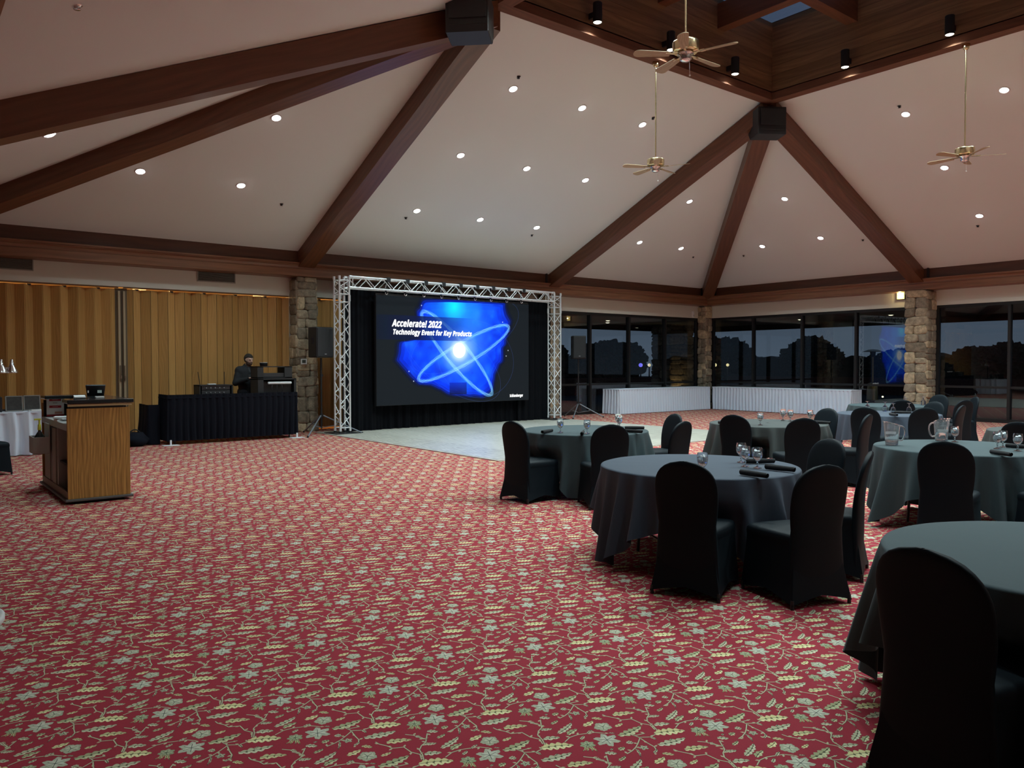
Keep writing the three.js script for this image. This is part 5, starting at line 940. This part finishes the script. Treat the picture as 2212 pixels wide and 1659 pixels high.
{
  const t = thing('person', 'person in a black zip jacket standing behind the mixing desk, looking down at their hands', 'person', { at: [6.31, 0, -17.5], turn: 0.32 });
  const skin = std([0.55, 0.34, 0.26], 0.6), dark = std([0.012, 0.013, 0.016], 0.85), hairM = std([0.02, 0.014, 0.01], 0.8);
  const hd = [0.01, 1.715, 0.075]; // head centre, bowed forward
  const HR = [-0.11, 1.3, 0.29], HL = [0.02, 1.29, 0.32];
  const torso = (g) => [cone([0, 1.0, 0], [0, 1.22, -0.005], 0.145 + g, 0.15 + g), cone([-0.07, 1.22, 0], [-0.09, 1.42, -0.01], 0.12 + g, 0.115 + g), cone([0.07, 1.22, 0], [0.09, 1.42, -0.01], 0.12 + g, 0.115 + g), cone([-0.17, 1.475, -0.015], [0.17, 1.475, -0.015], 0.07 + g, 0.07 + g), cone([0, 1.44, -0.01], [0, 1.54, 0.005], 0.1 + g, 0.07 + g)];
  const arms = (g) => [cone([-0.2, 1.46, -0.01], [-0.285, 1.2, 0.0], 0.062 + g, 0.05 + g), cone([-0.285, 1.2, 0.0], [-0.165, 1.28, 0.24], 0.048 + g, 0.034 + g), cone([0.2, 1.46, -0.01], [0.29, 1.19, 0.02], 0.062 + g, 0.05 + g), cone([0.29, 1.19, 0.02], [0.07, 1.275, 0.27], 0.048 + g, 0.034 + g)];
  const legs = (g) => [cone([-0.095, 0.98, 0], [-0.11, 0.52, 0.02], 0.1 + g, 0.068 + g), cone([-0.11, 0.52, 0.02], [-0.12, 0.09, -0.01], 0.064 + g, 0.045 + g), cone([0.095, 0.98, 0], [0.11, 0.52, 0.02], 0.1 + g, 0.068 + g), cone([0.11, 0.52, 0.02], [0.12, 0.09, -0.01], 0.064 + g, 0.045 + g), cone([-0.06, 1.0, 0], [0.06, 1.0, 0], 0.125 + g, 0.125 + g)];
  const feet = [cone([-0.12, 0.06, -0.04], [-0.14, 0.045, 0.16], 0.045, 0.038), cone([0.12, 0.06, -0.04], [0.14, 0.045, 0.16], 0.045, 0.038)];
  const bodyLow = surfaceNet(blend([...torso(-0.015), ...arms(-0.008), ...legs(-0.012), ...feet, cone([0, 1.52, 0.0], [0.005, 1.62, 0.04], 0.058, 0.056)], 0.03), [-0.42, -0.01, -0.22], [0.42, 1.64, 0.36], 0.014);
  const rot = (p, a) => { const y = p[1] - hd[1], z = p[2] - hd[2]; return [p[0] + 0.0, hd[1] + y * Math.cos(a) - z * Math.sin(a), hd[2] + y * Math.sin(a) + z * Math.cos(a)]; };
  const H = (dx, dy, dz) => rot([hd[0] + dx, hd[1] + dy, hd[2] + dz], 0.22); // bowed
  const head = blend([ell(hd, [0.078, 0.105, 0.096]), ell(H(0, 0.03, -0.02), [0.079, 0.088, 0.095]), cone(H(-0.022, -0.085, 0.05), H(0.022, -0.085, 0.05), 0.034, 0.034), ell(H(0, -0.06, 0.03), [0.058, 0.06, 0.062]), cone(H(0, 0.015, 0.088), H(0, -0.028, 0.106), 0.011, 0.015), cone(H(-0.04, 0.024, 0.078), H(0.04, 0.024, 0.078), 0.013, 0.013), cone(H(-0.02, -0.062, 0.083), H(0.02, -0.062, 0.083), 0.009, 0.009), ell(H(-0.08, -0.005, -0.005), [0.012, 0.03, 0.02]), ell(H(0.08, -0.005, -0.005), [0.012, 0.03, 0.02]), cone([0.004, 1.58, 0.03], H(0, -0.06, -0.01), 0.055, 0.055)], 0.018);
  const headG = surfaceNet(head, [-0.12, 1.56, -0.08], [0.13, 1.87, 0.22], 0.0055);
  const hand = (c, s, tilt) => { // palm and five bent fingers, closing inwards
    const L = [ell([c[0], c[1], c[2] - 0.01], [0.04, 0.022, 0.046])];
    const len = [0.068, 0.078, 0.072, 0.056];
    for (let f = 0; f < 4; f++) { const bx = c[0] - s * 0.028 + s * f * 0.019, b = [bx, c[1] + 0.004, c[2] + 0.03], k1 = [bx - s * 0.006, c[1] + 0.006, c[2] + 0.03 + len[f] * 0.45], k2 = [bx - s * 0.016, c[1] - 0.016, c[2] + 0.03 + len[f] * 0.72], k3 = [bx - s * 0.02, c[1] - 0.034, c[2] + 0.03 + len[f] * 0.62]; L.push(cone(b, k1, 0.0092, 0.0086), cone(k1, k2, 0.0086, 0.008), cone(k2, k3, 0.008, 0.0072)); }
    const tb = [c[0] - s * 0.034, c[1] - 0.004, c[2] - 0.015]; L.push(cone(tb, [tb[0] - s * 0.026, tb[1] - 0.004, tb[2] + 0.03], 0.012, 0.01), cone([tb[0] - s * 0.026, tb[1] - 0.004, tb[2] + 0.03], [tb[0] - s * 0.02, tb[1] - 0.012, tb[2] + 0.06], 0.01, 0.0085));
    return L;
  };
  const handG = [surfaceNet(blend([...hand(HR, -1), cone([-0.175, 1.282, 0.225], [HR[0], HR[1], HR[2] - 0.03], 0.03, 0.026)], 0.008), [-0.24, 1.22, 0.18], [-0.01, 1.36, 0.43], 0.004), surfaceNet(blend([...hand(HL, 1), cone([0.075, 1.275, 0.255], [HL[0], HL[1], HL[2] - 0.03], 0.03, 0.026)], 0.008), [-0.08, 1.21, 0.21], [0.14, 1.35, 0.46], 0.004)];
  const noUv = g => clean(g);
  part(t, 'body', mergeGeometries([bodyLow, headG, ...handG].map(noUv)), skin);
  part(t, 'jacket', surfaceNet((() => { const f = blend([...torso(0.024), ...arms(0.016)], 0.035), collar = cone([0, 1.5, 0.0], [0.004, 1.585, 0.022], 0.085, 0.072), inner = cone([0, 1.5, 0.01], [0.004, 1.62, 0.04], 0.056, 0.062), vneck = cone([0, 1.47, 0.12], [0.0, 1.6, 0.1], 0.022, 0.05); return (x, y, z) => { let d = Math.min(f(x, y, z), collar(x, y, z)) + 0.006 * noise.noise(x * 16, y * 11, z * 16); d = Math.max(d, 0.9 - y); d = Math.max(d, -inner(x, y, z), -vneck(x, y, z)); return Math.max(d, z - 0.275); }; })(), [-0.42, 0.88, -0.24], [0.42, 1.62, 0.32], 0.0125), dark);
  part(t, 'shirt', surfaceNet(blend([cone([0, 1.44, 0.06], [0, 1.53, 0.03], 0.06, 0.058)], 0.02), [-0.1, 1.36, -0.05], [0.1, 1.6, 0.16], 0.012), std([0.035, 0.04, 0.045], 0.9));
  part(t, 'trousers', surfaceNet((() => { const f = blend(legs(0.02), 0.03); return (x, y, z) => Math.max(f(x, y, z), 0.07 - y, y - 1.06); })(), [-0.28, 0.05, -0.2], [0.28, 1.09, 0.2], 0.015), std([0.015, 0.017, 0.024], 0.9));
  part(t, 'shoe', surfaceNet(blend([cone([-0.12, 0.06, -0.04], [-0.14, 0.048, 0.17], 0.053, 0.045)], 0.01), [-0.22, -0.0, -0.12], [-0.05, 0.14, 0.25], 0.012), M.black); part(t, 'shoe', surfaceNet(blend([cone([0.12, 0.06, -0.04], [0.14, 0.048, 0.17], 0.053, 0.045)], 0.01), [0.05, -0.0, -0.12], [0.22, 0.14, 0.25], 0.012), M.black);
  const F0 = H(0, 0.03, 0.1), up = H(0, 1, 0).map((v, i) => v - H(0, 0, 0)[i]), fw = H(0, 0, 1).map((v, i) => v - H(0, 0, 0)[i]);
  const loc = (x, y, z) => { const d = [x - hd[0], y - hd[1], z - hd[2]]; return [d[0], d[0] * 0 + d[1] * up[1] + d[2] * up[2], d[1] * fw[1] + d[2] * fw[2]]; };
  part(t, 'hair', surfaceNet((x, y, z) => { const [lx, ly, lz] = loc(x, y, z); const d = head(x, y, z) - 0.011 - 0.003 * noise.noise(x * 40, y * 60, z * 60); const line = lz > 0.045 ? 0.062 : lerp(0.062, lz > -0.005 ? 0.028 : -0.055, clamp((0.045 - lz) / 0.05, 0, 1)); return Math.max(d, line - ly); }, [-0.13, 1.58, -0.1], [0.14, 1.88, 0.22], 0.006), hairM);
  part(t, 'beard', surfaceNet((x, y, z) => { const [lx, ly, lz] = loc(x, y, z); const d = head(x, y, z) - 0.005 - 0.002 * noise.noise(x * 90, y * 90, z * 90); return Math.max(d, ly + 0.045 - 0.03 * clamp((0.06 - lz) / 0.05, 0, 1), 0.0 - lz, -0.13 - ly, 0.012 - Math.hypot(lx * 0.5, ly + 0.064)); }, [-0.12, 1.56, -0.05], [0.13, 1.75, 0.22], 0.0055), std([0.1, 0.058, 0.04], 0.9));
  for (const s of [-1, 1]) part(t, 'eye', new THREE.SphereGeometry(0.0105, 10, 8).translate(...H(s * 0.031, 0.004, 0.083)), std([0.1, 0.08, 0.07], 0.3));
}

/* ---------- outside: terrace, eaves, trees at dusk ---------- */
{
  const pav = dataTex(256, 256, (i, j) => { const n = 26 + 9 * noise.noise(i * 0.06, j * 0.06, 3) + 14 * (rnd() - 0.5); return [n * 1.1, n, n * 0.9]; }); pav.repeat.set(0.5, 0.5);
  struct('floor_terrace', merge([flat(9.6, 80, -80, -18.3, -0.04, 0.2), flat(24, 80, -18.3, 40, -0.04, 0.2)]), std(0xffffff, 0.9, { map: pav }), 'dark paved terrace outside the windows', 'terrace');
  const so = std([0.34, 0.31, 0.27], 0.9), fa = std([0.05, 0.035, 0.025], 0.8);
  struct('trim_10', merge([B2(9.6, 28.4, 3.22, 3.32, -22.6, ZW - 0.25), B2(XW + 0.25, 28.4, 3.22, 3.32, ZW - 0.25, 5)]), so, 'pale plaster eaves over the terrace outside the windows', 'eaves');
  struct('trim_11', merge([B2(9.6, 28.6, 3.0, 3.6, -22.8, -22.6), B2(28.4, 28.6, 3.0, 3.6, -22.6, 5)]), fa, 'dark fascia board at the outer edge of the eaves', 'fascia');
  const lens = std([0.9, 0.85, 0.7], 0.4, { emissive: new THREE.Color(1, 0.82, 0.5), emissiveIntensity: 4 });
  for (const [x, z, l] of [[17.8, -20.6, 'beyond the window beside the tripod speaker'], [20.9, -20.6, 'beyond the stage side window, first of two'], [21.9, -21.6, 'beyond the stage side window, second of two'], [26, -15.9, 'beyond the second pane after the corner'], [26, -12.6, 'beyond the pane that mirrors the screen']]) {
    const t = thing('eaves_light', `small warm light in the eaves outside, ${l}`, 'light', { at: [x, 3.215, z] });
    part(t, 'trim_ring', new THREE.TorusGeometry(0.09, 0.014, 6, 20).rotateX(PI / 2), M.white); part(t, 'lens', new THREE.SphereGeometry(0.08, 14, 8, 0, 2 * PI, PI / 2, PI / 2).scale(1, 0.4, 1), lens);
    const sp = new THREE.SpotLight(new THREE.Color(1, 0.75, 0.4), 2.2, 0, 1.0, 0.8); sp.position.set(x, 3.17, z); sp.target.position.set(x, 0, z); sp.castShadow = true; scene.add(sp, sp.target);
  }
  // stone chimney pier outside, warm at its foot
  pillar(25.75, -21.6, 1.5, 1.0, 'broad stone pier outside the window next to the corner', ['z', '-x'], 733);
  const up = thing('ground_light', 'small warm uplight at the foot of the outdoor stone pier', 'light', { at: [25.4, -0.04, -20.6] });
  part(up, 'housing', lathe([[0, 0.1], [0.08, 0.1], [0.09, 0.08], [0.09, 0], [0, 0]], 16), M.blackMetal); part(up, 'lens', cyl(0.065, 0.065, 0.012, 0, 0.105, 0, 16), lens);
  const ul = new THREE.SpotLight(new THREE.Color(1, 0.62, 0.25), 1.6, 0, 0.9, 0.8); ul.position.set(25.4, 0.1, -20.6); ul.target.position.set(25.6, 2, -21.2); ul.castShadow = true; scene.add(ul, ul.target);
  // low brick parapet
  struct('wall_parapet', merge([B2(12, 40, -0.04, 0.85, -30.4, -30.1), B2(41, 41.3, -0.04, 0.85, -30, 20)]), std(0xffffff, 0.9, { map: speckTex([92, 56, 42], 0.4, 0.06, 91) }), 'low brown parapet wall along the far side of the terrace', 'wall');
  // patio heater
  const ph = thing('patio_heater', 'bronze mushroom shaped patio heater outside, beside the mirrored screen', 'heater', { at: [34.3, -0.04, -17.4] });
  part(ph, 'base', lathe([[0, 0], [0.24, 0], [0.24, 0.05], [0.2, 0.75], [0.1, 0.8], [0, 0.8]], 24), std([0.4, 0.3, 0.14], 0.35, { metalness: 0.9 })); part(ph, 'pole', cyl(0.035, 0.035, 1.2, 0, 1.38, 0, 12), std([0.4, 0.3, 0.14], 0.35, { metalness: 0.9 }));
  part(ph, 'burner', cyl(0.1, 0.12, 0.22, 0, 2.05, 0, 16), M.blackMetal); part(ph, 'reflector', lathe([[0, 2.28], [0.2, 2.26], [0.41, 2.18], [0.42, 2.165], [0.2, 2.2], [0, 2.21]], 28), std([0.6, 0.5, 0.3], 0.3, { metalness: 0.8 }));
  const heat = new THREE.SpotLight(new THREE.Color(1, 0.75, 0.4), 3, 0, 0.9, 1); heat.position.set(33.6, 0.2, -16.6); heat.target.position.set(34.3, 2.1, -17.4); heat.castShadow = true; scene.add(heat, heat.target);
  const gl = thing('path_light', 'small warm path light on the terrace at the heater', 'light', { at: [33.6, -0.04, -16.6] }); part(gl, 'stake', cyl(0.02, 0.02, 0.18, 0, 0.09, 0, 8), M.blackMetal); part(gl, 'lens', new THREE.SphereGeometry(0.04, 10, 8).translate(0, 0.21, 0), lens);
  // distant lamps
  for (const [x, z, c, l, r] of [[47.8, -36.1, [1, 0.75, 0.35], 'first of two beyond the corner window', 0.13], [48.5, -35.5, [1, 0.75, 0.35], 'second of two beyond the corner window', 0.11], [43.5, -39.5, [0.25, 0.2, 1], 'violet one beyond the stage side window', 0.15], [44.1, -39.2, [1, 0.75, 0.4], 'next to the violet one', 0.12]]) {
    const t = thing('garden_lamp', `distant lit garden lamp, ${l}`, 'lamp', { at: [x, 0, z] }); part(t, 'post', cyl(0.05, 0.05, 1.4, 0, 0.7, 0, 8), M.blackMetal); part(t, 'globe', new THREE.SphereGeometry(r, 12, 8).translate(0, 1.52, 0), std(c, 0.5, { emissive: new THREE.Color(...c), emissiveIntensity: 1.6 }));
    const pl = new THREE.PointLight(new THREE.Color(...c), 2); pl.position.set(0, 1.52, 0); pl.castShadow = true; pl.shadow.radius = 5; t.add(pl);
  }
  // trees
  const lm = [std([0.012, 0.016, 0.011], 0.9), std([0.016, 0.018, 0.013], 0.9)], bk = std([0.02, 0.016, 0.013], 0.95);
  const leafy = (x, z, h, r, label, sd) => {
    const t = thing('leafy_tree', label, 'tree', { at: [x, 0, z], group: 'trees beyond the terrace' }); seed = sd;
    part(t, 'trunk', rod([0, -0.1, 0], [0, h * 0.6, 0], r * 0.09, 8, r * 0.05), bk);
    const gs = [];
    for (let k = 0; k < 9; k++) { const g = new THREE.IcosahedronGeometry(1, 12), p = g.attributes.position, cx = rr(-0.5, 0.5) * r, cy = Math.max(0.3, (h - r * 0.5) * rr(0.35, 1)), cz = rr(-0.5, 0.5) * r, s = r * rr(0.45, 0.62); for (let i = 0; i < p.count; i++) { const X = p.getX(i), Y = p.getY(i), Z = p.getZ(i), q = s * (1 + 0.22 * noise.noise(X * 4 + k, Y * 4, Z * 4) + 0.16 * noise.noise(X * 11, Y * 11 + k, Z * 11) + 0.12 * noise.noise(X * 25, Y * 25 + k, Z * 25)); p.setXYZ(i, cx + X * q, cy + Y * q * 0.85, cz + Z * q); } g.computeVertexNormals(); gs.push(g); }
    part(t, 'crown', merge(gs), lm[sd % 2]);
  };
  const TR2 = [[32.5, -50, 3.2, 3.2, 'left of the bare tree'], [40, -49.5, 3.6, 3.4, 'under the bare tree'], [48.5, -48, 3.8, 3.6, 'behind the stone pier'], [55.5, -41.5, 4.0, 3.4, 'first beyond the corner window'], [59.5, -35, 3.9, 2.8, 'with a rounded dome crown beyond the second pane'], [60, -28.6, 2.7, 2.9, 'low one beside the dome crown'], [61, -22.6, 3.3, 2.6, 'behind the patio heater'], [62, -16.4, 2.9, 2.7, 'behind the mirrored screen'], [62, -10.4, 3.0, 3.0, 'beyond the stone pillar'], [63, -4, 3.9, 3.0, 'beyond the last window bay'], [24.0, -52, 3.0, 2.8, 'seen past the tripod speaker'], [63, 3, 3.2, 3.4, 'at the edge of the last window bay']];
  TR2.forEach(([x, z, h, r, l], i) => leafy(x, z, h, r, `dark leafy tree at dusk, ${l}`, 800 + i * 7));
  for (const [a, b, c, d, l] of [[20, 58, -58.5, -56.5, 'behind the trees on the stage side'], [68, 70, -56, 24, 'behind the trees on the window side']]) {
    const g = new THREE.BoxGeometry(b - a, 2.2, d - c, Math.round((b - a) * 2), 8, Math.round((d - c) * 2)), p = g.attributes.position;
    for (let i = 0; i < p.count; i++) { const X = p.getX(i), Y = p.getY(i), Z = p.getZ(i); p.setY(i, Y + (Y > 0 ? 0.7 * noise.noise(X * 0.5, Z * 0.5, 6) + 0.3 * noise.noise(X * 2, Z * 2, 9) : 0)); p.setX(i, X + 0.3 * noise.noise(Y * 2, Z * 2, X)); }
    g.computeVertexNormals(); solo('hedge', g.translate((a + b) / 2, 1.05, (c + d) / 2), lm[0], `long dark clipped hedge ${l}`, 'hedge');
  }
  { // bare tree
    const t = thing('bare_tree', 'bare branching tree against the dusk sky beyond the stage side window', 'tree', { at: [31.5, 0, -40] }); seed = 911; const gs = [];
    const grow = (p, d, len, r, lev) => { const q = [p[0] + d[0] * len, p[1] + d[1] * len, p[2] + d[2] * len]; gs.push(rod(p, q, r, lev > 2 ? 4 : 6, r * 0.7)); if (lev > 6) return; const n = lev < 2 ? 3 : 2; for (let k = 0; k < n; k++) { const e = V3(d[0] + rr(-0.75, 0.75), d[1] + rr(-0.35, 0.4), d[2] + rr(-0.75, 0.75)).normalize(); grow(q, e.toArray(), len * rr(0.68, 0.84), r * 0.66, lev + 1); } };
    grow([0, -0.1, 0], [0.05, 1, 0], 2.2, 0.24, 0);
    part(t, 'branches', merge(gs), bk);
  }
}
renderer.render(scene, camera);
